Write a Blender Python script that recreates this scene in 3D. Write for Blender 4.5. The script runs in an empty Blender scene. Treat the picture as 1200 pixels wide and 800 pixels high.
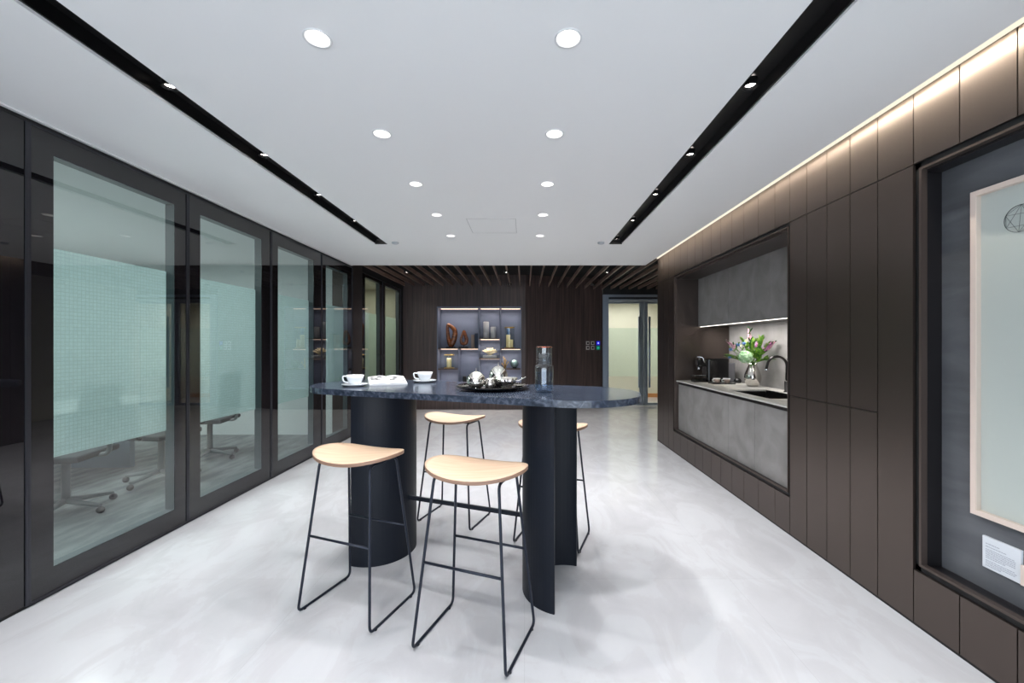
import bpy, bmesh, math, random
from mathutils import Vector, Matrix
random.seed(7)
PI = math.pi
scn = bpy.context.scene
COL = scn.collection
def R(d): return math.radians(d)
def lin(c):
    return tuple(((v/255)/12.92 if v/255 <= .04045 else ((v/255+.055)/1.055)**2.4) for v in c)

# ------------------------------------------------------------------ materials
def pm(name, rgb=(128,128,128), rough=.5, metal=0, ior=1.5, coat=0, emit=None, es=0, trans=0, spec=None, aniso=0):
    m = bpy.data.materials.new(name); m.use_nodes = True
    b = m.node_tree.nodes['Principled BSDF']
    b.inputs['Base Color'].default_value = (*lin(rgb), 1)
    b.inputs['Roughness'].default_value = rough
    b.inputs['Metallic'].default_value = metal
    b.inputs['IOR'].default_value = ior
    b.inputs['Coat Weight'].default_value = coat
    b.inputs['Transmission Weight'].default_value = trans
    if spec is not None: b.inputs['Specular IOR Level'].default_value = spec
    if aniso: b.inputs['Anisotropic'].default_value = aniso
    if emit:
        b.inputs['Emission Color'].default_value = (*lin(emit), 1)
        b.inputs['Emission Strength'].default_value = es
    return m
def vary(m, c1, c2, scale=(1,1,1), nscale=5, detail=6, lo=.35, hi=.65, dist=0, bump=0, rough=None):
    nt = m.node_tree; n = nt.nodes; l = nt.links; b = n['Principled BSDF']
    g = n.new('ShaderNodeNewGeometry'); mp = n.new('ShaderNodeMapping'); mp.inputs['Scale'].default_value = scale
    t = n.new('ShaderNodeTexNoise'); t.inputs['Scale'].default_value = nscale; t.inputs['Detail'].default_value = detail
    t.inputs['Distortion'].default_value = dist
    r = n.new('ShaderNodeValToRGB')
    r.color_ramp.elements[0].position = lo; r.color_ramp.elements[1].position = hi
    r.color_ramp.elements[0].color = (*lin(c1),1); r.color_ramp.elements[1].color = (*lin(c2),1)
    l.new(g.outputs['Position'], mp.inputs['Vector']); l.new(mp.outputs[0], t.inputs['Vector'])
    l.new(t.outputs['Fac'], r.inputs['Fac']); l.new(r.outputs['Color'], b.inputs['Base Color'])
    if bump:
        bp = n.new('ShaderNodeBump'); bp.inputs['Strength'].default_value = bump; bp.inputs['Distance'].default_value = .002
        l.new(t.outputs['Fac'], bp.inputs['Height']); l.new(bp.outputs[0], b.inputs['Normal'])
    if rough:
        mr = n.new('ShaderNodeMapRange'); mr.inputs['To Min'].default_value = rough[0]; mr.inputs['To Max'].default_value = rough[1]
        l.new(t.outputs['Fac'], mr.inputs['Value']); l.new(mr.outputs[0], b.inputs['Roughness'])
    return m
def emis(name, rgb, s):
    m = bpy.data.materials.new(name); m.use_nodes = True; nt = m.node_tree; nt.nodes.clear()
    e = nt.nodes.new('ShaderNodeEmission'); o = nt.nodes.new('ShaderNodeOutputMaterial')
    e.inputs[0].default_value = (*lin(rgb),1); e.inputs[1].default_value = s
    nt.links.new(e.outputs[0], o.inputs[0]); return m
def pane_glass(name, tint=(225,240,236), ior=1.5, refl=1.0):
    m = bpy.data.materials.new(name); m.use_nodes = True; nt = m.node_tree; n = nt.nodes; n.clear(); l = nt.links
    o = n.new('ShaderNodeOutputMaterial'); tr = n.new('ShaderNodeBsdfTransparent'); gl = n.new('ShaderNodeBsdfGlossy')
    tr.inputs[0].default_value = (*lin(tint),1); gl.inputs['Roughness'].default_value = 0.0
    gl.inputs[0].default_value = (refl,refl,refl,1)
    f = n.new('ShaderNodeFresnel'); f.inputs[0].default_value = ior
    g = n.new('ShaderNodeNewGeometry'); iv = n.new('ShaderNodeMath'); iv.operation = 'SUBTRACT'; iv.inputs[0].default_value = 1; l.new(g.outputs['Backfacing'], iv.inputs[1])
    ml = n.new('ShaderNodeMath'); ml.operation = 'MULTIPLY'; l.new(f.outputs[0], ml.inputs[0]); l.new(iv.outputs[0], ml.inputs[1])
    mx = n.new('ShaderNodeMixShader'); l.new(ml.outputs[0], mx.inputs[0]); l.new(tr.outputs[0], mx.inputs[1]); l.new(gl.outputs[0], mx.inputs[2])
    l.new(mx.outputs[0], o.inputs[0]); return m
def film_mat(name, rgb, clear=.12):
    m = bpy.data.materials.new(name); m.use_nodes = True; nt = m.node_tree; n = nt.nodes; n.clear(); l = nt.links
    o = n.new('ShaderNodeOutputMaterial'); tl = n.new('ShaderNodeBsdfTranslucent'); df = n.new('ShaderNodeBsdfDiffuse'); tp = n.new('ShaderNodeBsdfTransparent')
    g = n.new('ShaderNodeNewGeometry'); sp = n.new('ShaderNodeSeparateXYZ'); cb = n.new('ShaderNodeCombineXYZ')
    ad = n.new('ShaderNodeMath'); ad.operation = 'ADD'
    l.new(g.outputs['Position'], sp.inputs[0]); l.new(sp.outputs[0], ad.inputs[0]); l.new(sp.outputs[1], ad.inputs[1])
    l.new(ad.outputs[0], cb.inputs[0]); l.new(sp.outputs[2], cb.inputs[1])
    br = n.new('ShaderNodeTexBrick'); br.offset = 0; br.inputs['Scale'].default_value = 1
    br.inputs['Brick Width'].default_value = .022; br.inputs['Row Height'].default_value = .022; br.inputs['Mortar Size'].default_value = .003
    br.inputs['Mortar Smooth'].default_value = 1
    c = lin(rgb); br.inputs['Color1'].default_value = (*c,1); br.inputs['Color2'].default_value = tuple(v*.93 for v in c)+(1,)
    br.inputs['Mortar'].default_value = tuple(v*.72 for v in c)+(1,)
    l.new(cb.outputs[0], br.inputs['Vector'])
    l.new(br.outputs['Color'], tl.inputs[0]); l.new(br.outputs['Color'], df.inputs[0])
    m1 = n.new('ShaderNodeMixShader'); m1.inputs[0].default_value = .22
    l.new(tl.outputs[0], m1.inputs[1]); l.new(df.outputs[0], m1.inputs[2])
    m2 = n.new('ShaderNodeMixShader'); m2.inputs[0].default_value = clear
    l.new(m1.outputs[0], m2.inputs[1]); l.new(tp.outputs[0], m2.inputs[2]); l.new(m2.outputs[0], o.inputs[0]); return m

M = {}
M['ceiling'] = pm('ceiling_paint', (246,246,246), .9)
M['white'] = pm('white_paint', (235,235,235), .5)
# polished pale marble-look floor
def floor_mat():
    m = pm('polished_marble_floor', (215,214,216), .14, coat=0)
    nt = m.node_tree; n = nt.nodes; l = nt.links; b = n['Principled BSDF']
    g = n.new('ShaderNodeNewGeometry'); mp = n.new('ShaderNodeMapping'); mp.inputs['Scale'].default_value = (1,.55,1); mp.inputs['Rotation'].default_value = (0,0,.6)
    t = n.new('ShaderNodeTexNoise'); t.inputs['Scale'].default_value = 3.6; t.inputs['Detail'].default_value = 12; t.inputs['Distortion'].default_value = 1.0; t.inputs['Roughness'].default_value = .62
    r = n.new('ShaderNodeValToRGB'); e = r.color_ramp.elements
    e[0].position = .30; e[0].color = (*lin((192,191,194)),1); e[1].position = .72; e[1].color = (*lin((206,206,209)),1)
    x = r.color_ramp.elements.new(.5); x.color = (*lin((199,198,201)),1)
    x = r.color_ramp.elements.new(.53); x.color = (*lin((202,202,205)),1)
    br = n.new('ShaderNodeTexBrick'); br.offset = 0; br.inputs['Scale'].default_value = 1
    br.inputs['Brick Width'].default_value = 1.2; br.inputs['Row Height'].default_value = 1.2; br.inputs['Mortar Size'].default_value = .0012
    br.inputs['Color1'].default_value = (1,1,1,1); br.inputs['Color2'].default_value = (.965,.965,.965,1); br.inputs['Mortar'].default_value = (.86,.86,.86,1)
    mx = n.new('ShaderNodeMix'); mx.data_type = 'RGBA'; mx.blend_type = 'MULTIPLY'; mx.inputs[0].default_value = 1
    l.new(g.outputs['Position'], mp.inputs['Vector']); l.new(mp.outputs[0], t.inputs['Vector']); l.new(t.outputs['Fac'], r.inputs['Fac'])
    l.new(g.outputs['Position'], br.inputs['Vector'])
    l.new(r.outputs['Color'], mx.inputs[6]); l.new(br.outputs['Color'], mx.inputs[7]); l.new(mx.outputs[2], b.inputs['Base Color'])
    mr = n.new('ShaderNodeMapRange'); mr.inputs['To Min'].default_value = .06; mr.inputs['To Max'].default_value = .15
    l.new(t.outputs['Fac'], mr.inputs['Value']); l.new(mr.outputs[0], b.inputs['Roughness'])
    return m
M['floor'] = floor_mat()
M['bronze'] = pm('bronze_metal_panel', (98,88,83), .31, metal=.85)
M['bronze_dark'] = pm('dark_bronze_metal', (58,52,50), .4, metal=.5)
M['bronze_trim'] = pm('bronze_trim', (88,77,72), .4, metal=.5)
M['black'] = pm('matt_black', (14,14,15), .6)
M['black_gloss'] = pm('back_painted_black_glass', (22,20,23), .015, ior=1.65)
M['black_trim'] = pm('dark_anodised_trim', (62,62,68), .35, metal=.6)
M['track'] = pm('black_track_metal', (16,15,16), .35)
M['reveal'] = pm('grey_frame_reveal', (70,80,84), .4)
M['concrete'] = vary(pm('grey_concrete_panel', (120,118,118), .55), (112,109,108), (138,135,134), (1,1,1), 4.5, 12, .28, .72, .8)
M['slate'] = vary(pm('blue_grey_plaster', (85,88,96), .6), (80,82,86), (106,108,112), (1,.5,2.5), 3.5, 9, .3, .7, .6)
M['counter'] = vary(pm('light_grey_worktop', (185,183,178), .35), (178,176,170), (196,194,188), (1,1,1), 9, 5)
M['steel_dark'] = pm('dark_brushed_steel', (62,60,60), .3, metal=.9)
def wood_wall():
    m = pm('dark_wenge_panel', (62,50,48), .45)
    return vary(m, (52,41,40), (84,68,65), (9,9,.35), 3, 7, .3, .72, .5)
M['wenge'] = wood_wall()
M['slat'] = vary(pm('brown_slat', (110,78,66), .5), (104,84,76), (140,118,106), (6,.5,6), 4, 5)
M['void'] = pm('dark_plenum', (10,10,11), .9)
M['niche_blue'] = pm('blue_grey_lacquer', (104,112,134), .45)
M['led'] = emis('warm_led', (255,236,205), 7)
M['led_cove'] = emis('cove_led', (250,240,218), .95)
M['led_niche'] = emis('niche_led', (255,218,190), 2.2)
M['led_white'] = emis('neutral_led', (255,248,238), 2.5)
M['lamp'] = emis('downlight_lens', (255,252,246), 9)
M['lamp_small'] = emis('spot_lens', (255,244,238), 12)
M['glass'] = pane_glass('door_glass', (224,233,232), ior=2.0)
M['glass_clear'] = pane_glass('clear_glass', (246,249,248))
M['film'] = film_mat('frosted_teal_film', (188,206,206), .16)
M['film_green'] = film_mat('frosted_green_film', (204,220,206), .15)
M['film_pale'] = film_mat('frosted_pale_film', (222,236,222), .25)
M['navy'] = pm('navy_powder_coat', (14,20,31), .5, spec=.3)
M['stool_metal'] = pm('dark_navy_tube', (28,34,48), .38, metal=.3)
M['oak'] = vary(pm('pale_oak_seat', (222,190,158), .45), (192,160,134), (208,182,156), (1.2,14,2), 3, 6, .3, .7, .4)
M['ply'] = vary(pm('plywood_edge', (150,118,100), .5), (126,98,84), (172,136,112), (1,1,160), 3, 2)
def marble():
    m = pm('blue_grey_marble', (70,78,92), .16)
    nt = m.node_tree; n = nt.nodes; l = nt.links; b = n['Principled BSDF']
    g = n.new('ShaderNodeNewGeometry')
    t = n.new('ShaderNodeTexNoise'); t.inputs['Scale'].default_value = 26; t.inputs['Detail'].default_value = 12; t.inputs['Distortion'].default_value = 1.2
    r = n.new('ShaderNodeValToRGB'); e = r.color_ramp.elements
    e[0].position = .28; e[0].color = (*lin((30,36,47)),1); e[1].position = .8; e[1].color = (*lin((98,104,118)),1)
    x = r.color_ramp.elements.new(.5); x.color = (*lin((52,60,74)),1)
    l.new(g.outputs['Position'], t.inputs['Vector']); l.new(t.outputs['Fac'], r.inputs['Fac']); l.new(r.outputs['Color'], b.inputs['Base Color'])
    return m
M['marble'] = marble()
M['porcelain'] = pm('white_porcelain', (240,242,244), .08, coat=.5)
M['paper'] = pm('white_paper', (216,217,218), .6)
M['print'] = vary(pm('printed_page', (190,188,186), .4), (70,68,70), (240,240,238), (1,1,1), 26, 3, .40, .66)
M['silver'] = pm('polished_silver', (222,218,212), .07, metal=1)
M['silver_matt'] = pm('hammered_silver', (205,200,192), .22, metal=1)
M['tray'] = pm('black_lacquer', (12,12,14), .1, coat=.6)
M['clearglass'] = pane_glass('drinking_glass', (250,252,253), ior=1.9)
M['water'] = pane_glass('blue_water_glass', (222,234,246), ior=1.33)
M['copper'] = pm('copper_rim', (205,110,80), .2, metal=1)
M['plastic_black'] = pm('gloss_black_plastic', (14,14,16), .18)
M['plastic_grey'] = pm('smoked_tank', (100,99,103), .2)
M['chrome'] = pm('chrome', (200,204,210), .12, metal=1)
M['steel'] = pm('door_steel', (160,172,188), .3, metal=.65)
M['cream_wall'] = pm('cream_wall', (224,220,204), .7)
M['beige_wall'] = pm('beige_wall', (206,198,178), .7)
M['teal_wall'] = pm('pale_meeting_room_wall', (220,222,222), .7)
M['carpet'] = vary(pm('grey_carpet', (128,130,130), .95), (108,111,112), (150,152,152), (1,.3,1), 9, 5, .35,.65)
M['skirting'] = pm('orange_wood_skirting', (196,132,76), .5)
M['walnut'] = vary(pm('polished_walnut', (120,66,36), .25, coat=.4), (78,40,22), (150,86,46), (1,1,5), 12, 4)
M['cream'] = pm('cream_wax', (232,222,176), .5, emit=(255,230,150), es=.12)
M['ribbed'] = pm('white_ceramic', (214,214,216), .4)
M['coral'] = pm('cream_coral', (236,222,186), .8)
M['gold'] = pm('brushed_gold', (196,164,96), .3, metal=1)
M['book_tan'] = pm('tan_book_cloth', (150,132,122), .7)
M['book_navy'] = pm('navy_book_cloth', (28,44,66), .6)
M['irid'] = pm('iridescent_glass', (150,178,176), .1, metal=.6)
M['art_frame'] = pm('pale_ash_frame', (226,208,196), .5)
M['art_paper'] = pm('art_paper', (214,216,212), .6)
M['ink'] = pm('grey_ink', (96,98,98), .7)
M['plaque'] = pm('white_plaque', (222,226,232), .4)
M['text'] = pm('pale_grey_text', (168,172,182), .6)
M['leaf'] = vary(pm('green_leaf', (84,140,44), .45), (56,108,40), (136,172,66), (1,1,1), 30, 2)
M['leaf_dark'] = pm('dark_leaf', (42,86,36), .45)
M['stem'] = pm('green_stem', (70,104,44), .5)
M['hydrangea'] = vary(pm('pale_green_petals', (176,214,168), .6), (150,200,140), (214,238,204), (1,1,1), 45, 2)
M['purple'] = pm('purple_blossom', (176,92,158), .6)
M['pink'] = pm('dusty_pink_blossom', (206,150,170), .6)
M['blue_fl'] = pm('blue_thistle', (84,118,176), .6)
M['switch'] = pm('brushed_switch_plate', (196,192,188), .4)
M['blue_led'] = emis('blue_panel', (30,30,190), 1.0)
M['green_led'] = emis('green_panel', (14,104,84), .8)
M['chair_mesh'] = pm('dark_mesh_fabric', (52,56,60), .8)
M['chair_base'] = pm('grey_chair_base', (128,131,133), .4)
M['table_white'] = pm('pale_table_top', (206,208,208), .35)

# ------------------------------------------------------------------ mesh helpers
def B(): return bmesh.new()
def box(bm, x0,x1,y0,y1,z0,z1, bev=0, seg=2, mi=0):
    if x1<x0: x0,x1=x1,x0
    if y1<y0: y0,y1=y1,y0
    if z1<z0: z0,z1=z1,z0
    t = bmesh.new()
    bmesh.ops.create_cube(t, size=1, matrix=Matrix.Translation(((x0+x1)/2,(y0+y1)/2,(z0+z1)/2)) @ Matrix.Diagonal((x1-x0,y1-y0,z1-z0,1)))
    if bev: bmesh.ops.bevel(t, geom=t.edges[:], offset=bev, segments=seg, affect='EDGES', profile=.6)
    return merge(bm, t, mi)
def merge(bm, t, mi=0, mat=None):
    vm = {}
    for v in t.verts: vm[v] = bm.verts.new(mat @ v.co if mat else v.co)
    for f in t.faces:
        try:
            nf = bm.faces.new([vm[v] for v in f.verts]); nf.material_index = mi; nf.smooth = f.smooth
        except ValueError: pass
    t.free(); return bm
def lathe(bm, prof, c=(0,0,0), n=32, mi=0, cap=True, mod=None):
    rings = []
    for (r,z) in prof:
        ring = []
        for i in range(n):
            a = 2*PI*i/n; rr = r*(mod(a,z) if mod else 1)
            ring.append(bm.verts.new((c[0]+rr*math.cos(a), c[1]+rr*math.sin(a), c[2]+z)))
        rings.append(ring)
    for k in range(len(rings)-1):
        for i in range(n):
            f = bm.faces.new((rings[k][i],rings[k][(i+1)%n],rings[k+1][(i+1)%n],rings[k+1][i])); f.smooth = True; f.material_index = mi
    if cap:
        f = bm.faces.new(rings[0][::-1]); f.material_index = mi
        f = bm.faces.new(rings[-1]); f.material_index = mi
    return bm
def fillet(pts, r, n=5, closed=False):
    P = [Vector(p) for p in pts]; out = []; N = len(P)
    for i in range(N):
        if not closed and i in (0,N-1): out.append(P[i]); continue
        a, b, c = P[i-1], P[i], P[(i+1)%N]
        d1 = (a-b); d2 = (c-b); rr = min(r, d1.length*.45, d2.length*.45)
        s = b + d1.normalized()*rr; e = b + d2.normalized()*rr
        for k in range(n+1):
            t = k/n; out.append((1-t)**2*s + 2*t*(1-t)*b + t*t*e)
    return out
def tube(bm, pts, r, n=10, closed=False, mi=0, cap=True):
    P = [Vector(p) for p in pts]; N = len(P); rings = []
    rad = r if hasattr(r,'__len__') else [r]*N
    up = None
    for i in range(N):
        if closed: t = (P[(i+1)%N]-P[i-1])
        else: t = P[min(i+1,N-1)]-P[max(i-1,0)]
        if t.length < 1e-9: t = Vector((0,0,1))
        t.normalize()
        if up is None:
            up = Vector((0,0,1)) if abs(t.z) < .9 else Vector((1,0,0))
        up = (up - t*up.dot(t)).normalized(); s = t.cross(up)
        rings.append([bm.verts.new(P[i] + rad[i]*(math.cos(2*PI*k/n)*up + math.sin(2*PI*k/n)*s)) for k in range(n)])
    M_ = N if closed else N-1
    for i in range(M_):
        a, b = rings[i], rings[(i+1)%N]
        off = 0
        if closed and i == N-1:
            off = min(range(n), key=lambda o: (b[o].co-a[0].co).length)
        for k in range(n):
            f = bm.faces.new((a[k],a[(k+1)%n],b[(k+1+off)%n],b[(k+off)%n])); f.smooth = True; f.material_index = mi
    if cap and not closed:
        f = bm.faces.new(rings[0][::-1]); f.material_index = mi
        f = bm.faces.new(rings[-1]); f.material_index = mi
    return bm
def prism(bm, poly, z0, z1, mi=0, bev=0, smooth=False):
    t = bmesh.new()
    lo = [t.verts.new((x,y,z0)) for x,y in poly]; hi = [t.verts.new((x,y,z1)) for x,y in poly]
    n = len(poly); t.faces.new(lo[::-1]); t.faces.new(hi)
    for i in range(n):
        f = t.faces.new((lo[i],lo[(i+1)%n],hi[(i+1)%n],hi[i])); f.smooth = smooth
    if bev:
        es = [e for e in t.edges if abs(e.verts[0].co.z-e.verts[1].co.z) < 1e-6]
        bmesh.ops.bevel(t, geom=es, offset=bev, segments=2, affect='EDGES')
    return merge(bm, t, mi)
def ball(bm, c, r, seg=16, sc=(1,1,1), mi=0):
    t = bmesh.new(); bmesh.ops.create_uvsphere(t, u_segments=seg, v_segments=max(6,seg//2), radius=r)
    for f in t.faces: f.smooth = True
    return merge(bm, t, mi, Matrix.Translation(c) @ Matrix.Diagonal((*sc,1)))
def fin(name, bm, mats, parent=None, loc=None, kind=None, rotz=None):
    bmesh.ops.recalc_face_normals(bm, faces=bm.faces[:])
    me = bpy.data.meshes.new(name); bm.to_mesh(me); bm.free()
    o = bpy.data.objects.new(name, me); COL.objects.link(o)
    for m in (mats if isinstance(mats,(list,tuple)) else [mats]): me.materials.append(M[m] if isinstance(m,str) else m)
    if parent is not None: o.parent = parent
    if loc is not None: o.location = loc
    if rotz is not None: o.rotation_euler = (0,0,rotz)
    if kind: o['kind'] = kind
    return o
def thing(name, label, cat, loc=(0,0,0), rotz=0, group=None):
    o = bpy.data.objects.new(name, None); COL.objects.link(o); o.empty_display_size = .1
    o.location = loc; o.rotation_euler = (0,0,rotz); tag(o, label, cat, group); return o
def tag(o, label, cat, group=None):
    o['label'] = label; o['category'] = cat
    if group: o['group'] = group
    return o
def struct(name, bm, mats, parent=None, label=None):
    o = fin(name, bm, mats, parent, kind='structure' if parent is None else None)
    if label: o['label'] = label; 
    return o
def dup(root, loc, rotz=None, label=None, group=None):
    r = root.copy(); COL.objects.link(r); r.location = loc
    if rotz is not None: r.rotation_euler = (0,0,rotz)
    if label: r['label'] = label
    if group: r['group'] = group
    for ch in list(root.children):
        c = ch.copy(); COL.objects.link(c); c.parent = r
        for g in list(ch.children):
            d = g.copy(); COL.objects.link(d); d.parent = c
    return r
def solid(o, t, off=0):
    m = o.modifiers.new('s','SOLIDIFY'); m.thickness = t; m.offset = off; return o
def spot(loc, power, ang=110, blend=.6, col=(1,.97,.93), r=.04, tgt=(0,0,-1)):
    d = bpy.data.lights.new('spot_lamp','SPOT'); d.energy = power; d.spot_size = R(ang); d.spot_blend = blend; d.color = col; d.shadow_soft_size = r
    o = bpy.data.objects.new('spot_lamp', d); COL.objects.link(o); o.location = loc
    o.rotation_euler = Vector(tgt).to_track_quat('-Z','Y').to_euler(); return o
def area(loc, sx, sy, power, tgt=(0,0,-1), col=(1,1,1), spread=180, xd=(1,0,0), spec=1):
    d = bpy.data.lights.new('area_lamp','AREA'); d.shape = 'RECTANGLE'; d.size = sx; d.size_y = sy; d.energy = power; d.color = col; d.spread = R(spread); d.specular_factor = spec
    o = bpy.data.objects.new('area_lamp', d); COL.objects.link(o); o.location = loc
    z = -Vector(tgt).normalized(); x = Vector(xd); x = (x - z*x.dot(z)).normalized(); y = z.cross(x)
    o.rotation_euler = Matrix((x,y,z)).transposed().to_euler(); return o

# ------------------------------------------------------------------ key dimensions
XL, XR = -2.578, 1.908
ZC = 2.56
YE = 6.13          # white ceiling ends
YB = 8.70          # back wall
YW = -1.6          # window wall behind the camera
# ------------------------------------------------------------------ floor and shells
b = B(); box(b, XL-.12, 3.7, YW-.3, 11.2, -.1, 0); struct('floor', b, 'floor')
b = B(); box(b, -6.6, XL-.12, YW-.3, 11.2, -.1, 0); struct('floor', b, 'carpet', label='grey carpet of the rooms behind the glass doors')
b = B(); box(b, -6.6, 3.8, YW-.3, 11.2, 2.95, 3.05); struct('ceiling', b, 'void', label='dark slab above the ceilings')
# white ceiling with holes for downlights, slots for tracks
DL = [(x, 1.59+.72*k) for k in range(-4,5) for x in (-.803, .170)]
TR = [(-1.765,-1.617), (.997,1.153)]
bm = B()
def quad(bm, x0,x1,y0,y1,z, mi=0):
    bm.faces.new([bm.verts.new(p) for p in ((x0,y0,z),(x0,y1,z),(x1,y1,z),(x1,y0,z))]).material_index = mi
def hole_cell(bm, cx, cy, h, r, z, n=32):
    cir = [bm.verts.new((cx+r*math.cos(2*PI*i/n), cy+r*math.sin(2*PI*i/n), z)) for i in range(n)]
    sq = []
    for i in range(n):
        a = 2*PI*i/n; c, s = math.cos(a), math.sin(a); k = h/max(abs(c),abs(s)); sq.append(bm.verts.new((cx+k*c, cy+k*s, z)))
    for i in range(n): bm.faces.new((cir[i],cir[(i+1)%n],sq[(i+1)%n],sq[i]))
H = .12; RH = .046
YT = 4.84
for (x0,x1) in ((XL-.03,-1.765),(1.153,1.81)): quad(bm, x0,x1, YW-.2, YT, ZC)
xs = [-1.617, -.803-H, -.803+H, .170-H, .170+H, .997]
ys = sorted({1.59+.72*k for k in range(-4,5)})
for i in (0,2,4): quad(bm, xs[i], xs[i+1], YW-.2, YT, ZC)
for cx in (-.803,.170):
    y = YW-.2
    for cy in ys:
        quad(bm, cx-H, cx+H, y, cy-H, ZC); hole_cell(bm, cx, cy, H, RH, ZC); y = cy+H
    quad(bm, cx-H, cx+H, y, YT, ZC)
quad(bm, XL-.03, 1.81, YT, YE, ZC)
# edges of the board (far edge, cove lip) and the top of the board
def vquad(bm, p): bm.faces.new([bm.verts.new(q) for q in p])
vquad(bm, ((XL-.03,YE,ZC),(1.81,YE,ZC),(1.81,YE,2.72),(XL-.03,YE,2.72)))
vquad(bm, ((1.81,YW-.2,ZC),(1.81,YE,ZC),(1.81,YE,ZC+.022),(1.81,YW-.2,ZC+.022)))
vquad(bm, ((1.81,YW-.2,ZC+.022),(1.81,YE,ZC+.022),(1.70,YE,ZC+.022),(1.70,YW-.2,ZC+.022)))
vquad(bm, ((1.70,YW-.2,ZC+.022),(1.70,YE,ZC+.022),(1.70,YE,2.74),(1.70,YW-.2,2.74)))
vquad(bm, ((1.70,YW-.2,2.74),(1.70,5.87,2.74),(1.95,5.87,2.74),(1.95,YW-.2,2.74)))
for (a,c) in TR:
    for x in (a,c): vquad(bm, ((x,YW-.2,ZC),(x,YT,ZC),(x,YT,ZC+.012),(x,YW-.2,ZC+.012)))
me = bpy.data.meshes.new('ceiling'); bm.to_mesh(me); bm.free()
o = bpy.data.objects.new('ceiling', me); COL.objects.link(o); me.materials.append(M['ceiling']); o['kind'] = 'structure'
o['label'] = 'white plasterboard ceiling'
# thin white moulding, painting in the bright line of light along the left wall
b = B(); box(b, XL-.02, XL+.012, YW, YE, ZC-.008, ZC-.0005); struct('trim_1', b, 'white')
# ------------------------------------------------------------------ ceiling light tracks
ORD = ['nearest','second','third','fourth','fifth','sixth']
spotlight0 = None
for ti,(a,c) in enumerate(TR):
    b = B(); z0, z1 = ZC+.012, ZC+.075
    box(b, a, a+.008, YW-.1, YT, z0, z1); box(b, c-.008, c, YW-.1, YT, z0, z1)
    box(b, a, c, YT-.008, YT, z0, z1); box(b, a, c, YW-.1, YT, z1, z1+.01)
    for q in range(3):
        xx = a+.018+q*.012 if ti else c-.018-q*.012
        box(b, xx-.002, xx+.002, YW-.1, YT-.01, z1-.03, z1)
    side = 'left' if ti==0 else 'right'
    o = fin('track_channel', b, 'track'); tag(o, f'long black recessed lighting channel in the {side} part of the white ceiling', 'light track')
    xm = (a+c)/2 + (.0 if ti==0 else .0)
    for k in range(-2,5):
        y = 1.955+.708*k if ti==0 else 1.95+.705*k
        near = k
        lab = f'{ORD[k]} small spotlight from the camera in the {side} black ceiling channel' if k >= 0 else f'small spotlight in the {side} black channel, {ORD[-k-1]} one behind the top edge of the view'
        if True:
            t = thing('track_spotlight', lab, 'spotlight', (xm,y,ZC+.07), group=None)
            if spotlight0 is None:
                p = B(); lathe(p, [(.034,0),(.034,-.03),(.036,-.032),(.027,-.032),(.022,-.014),(.022,-.006)], n=24, cap=False)
                h = fin('housing', p, 'track', t); p = B(); lathe(p, [(.0225,-.02),(.0225,-.017)], n=24); l_ = fin('lens', p, 'lamp_small', t)
                spotlight0 = (h,l_)
            else:
                for s in spotlight0:
                    c_ = s.copy(); COL.objects.link(c_); c_.parent = t
        spot((xm, y, ZC+.03), 20, 70, .6, (1,.97,.94), .016)
# ------------------------------------------------------------------ downlights
dl0 = None
for (x,y) in DL:
    k = round((y-1.59)/.72)
    side = 'left' if x<0 else 'right'
    if True:
        lab = f'{ORD[k]} round white downlight from the camera in the {side} row of the ceiling' if k >= 0 else f'round white downlight of the {side} row, {ORD[-k-1]} one behind the top edge of the view'
        t = thing('recessed_downlight', lab, 'downlight', (x,y,ZC))
        if dl0 is None:
            p = B(); lathe(p, [(.0465,.0005),(.053,-.0005),(.053,-.0035),(.046,-.004),(.044,-.001),(.0445,.03),(.040,.055)], n=40, cap=False); tr_ = fin('trim_ring', p, 'white', t)
            p = B(); lathe(p, [(.041,.052),(.041,.056)], n=32); ln = fin('lens', p, 'lamp', t)
            dl0 = (tr_, ln)
        else:
            for s in dl0:
                c_ = s.copy(); COL.objects.link(c_); c_.parent = t
    spot((x, y, ZC-.012), (36+5*k) if k>=0 else 10, 128, .9, (.985,.99,1), .016)
# access hatch, smoke detectors
b = B()
for (x0,x1,y0,y1) in ((-.55,-.08,3.86,3.866),(-.55,-.08,4.354,4.36),(-.55,-.544,3.86,4.36),(-.086,-.08,3.86,4.36)): box(b, x0,x1,y0,y1, ZC-.0012, ZC)
tag(fin('ceiling_access_hatch', b, pm('hatch_joint',(205,205,205),.8)), 'faint square access hatch outline in the white ceiling between the downlight rows', 'hatch')
for (x,nm) in ((-1.50,'left'),(.89,'right')):
    b = B(); lathe(b, [(.04,0),(.04,-.008),(.034,-.016),(.02,-.02)], (x,4.76,ZC-.0005), 24)
    tag(fin('ceiling_sensor', b, pm('sensor_grey_'+nm,(190,194,200),.5)), f'small flat ceiling sensor near the far end of the {nm} black channel', 'sensor')

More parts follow.
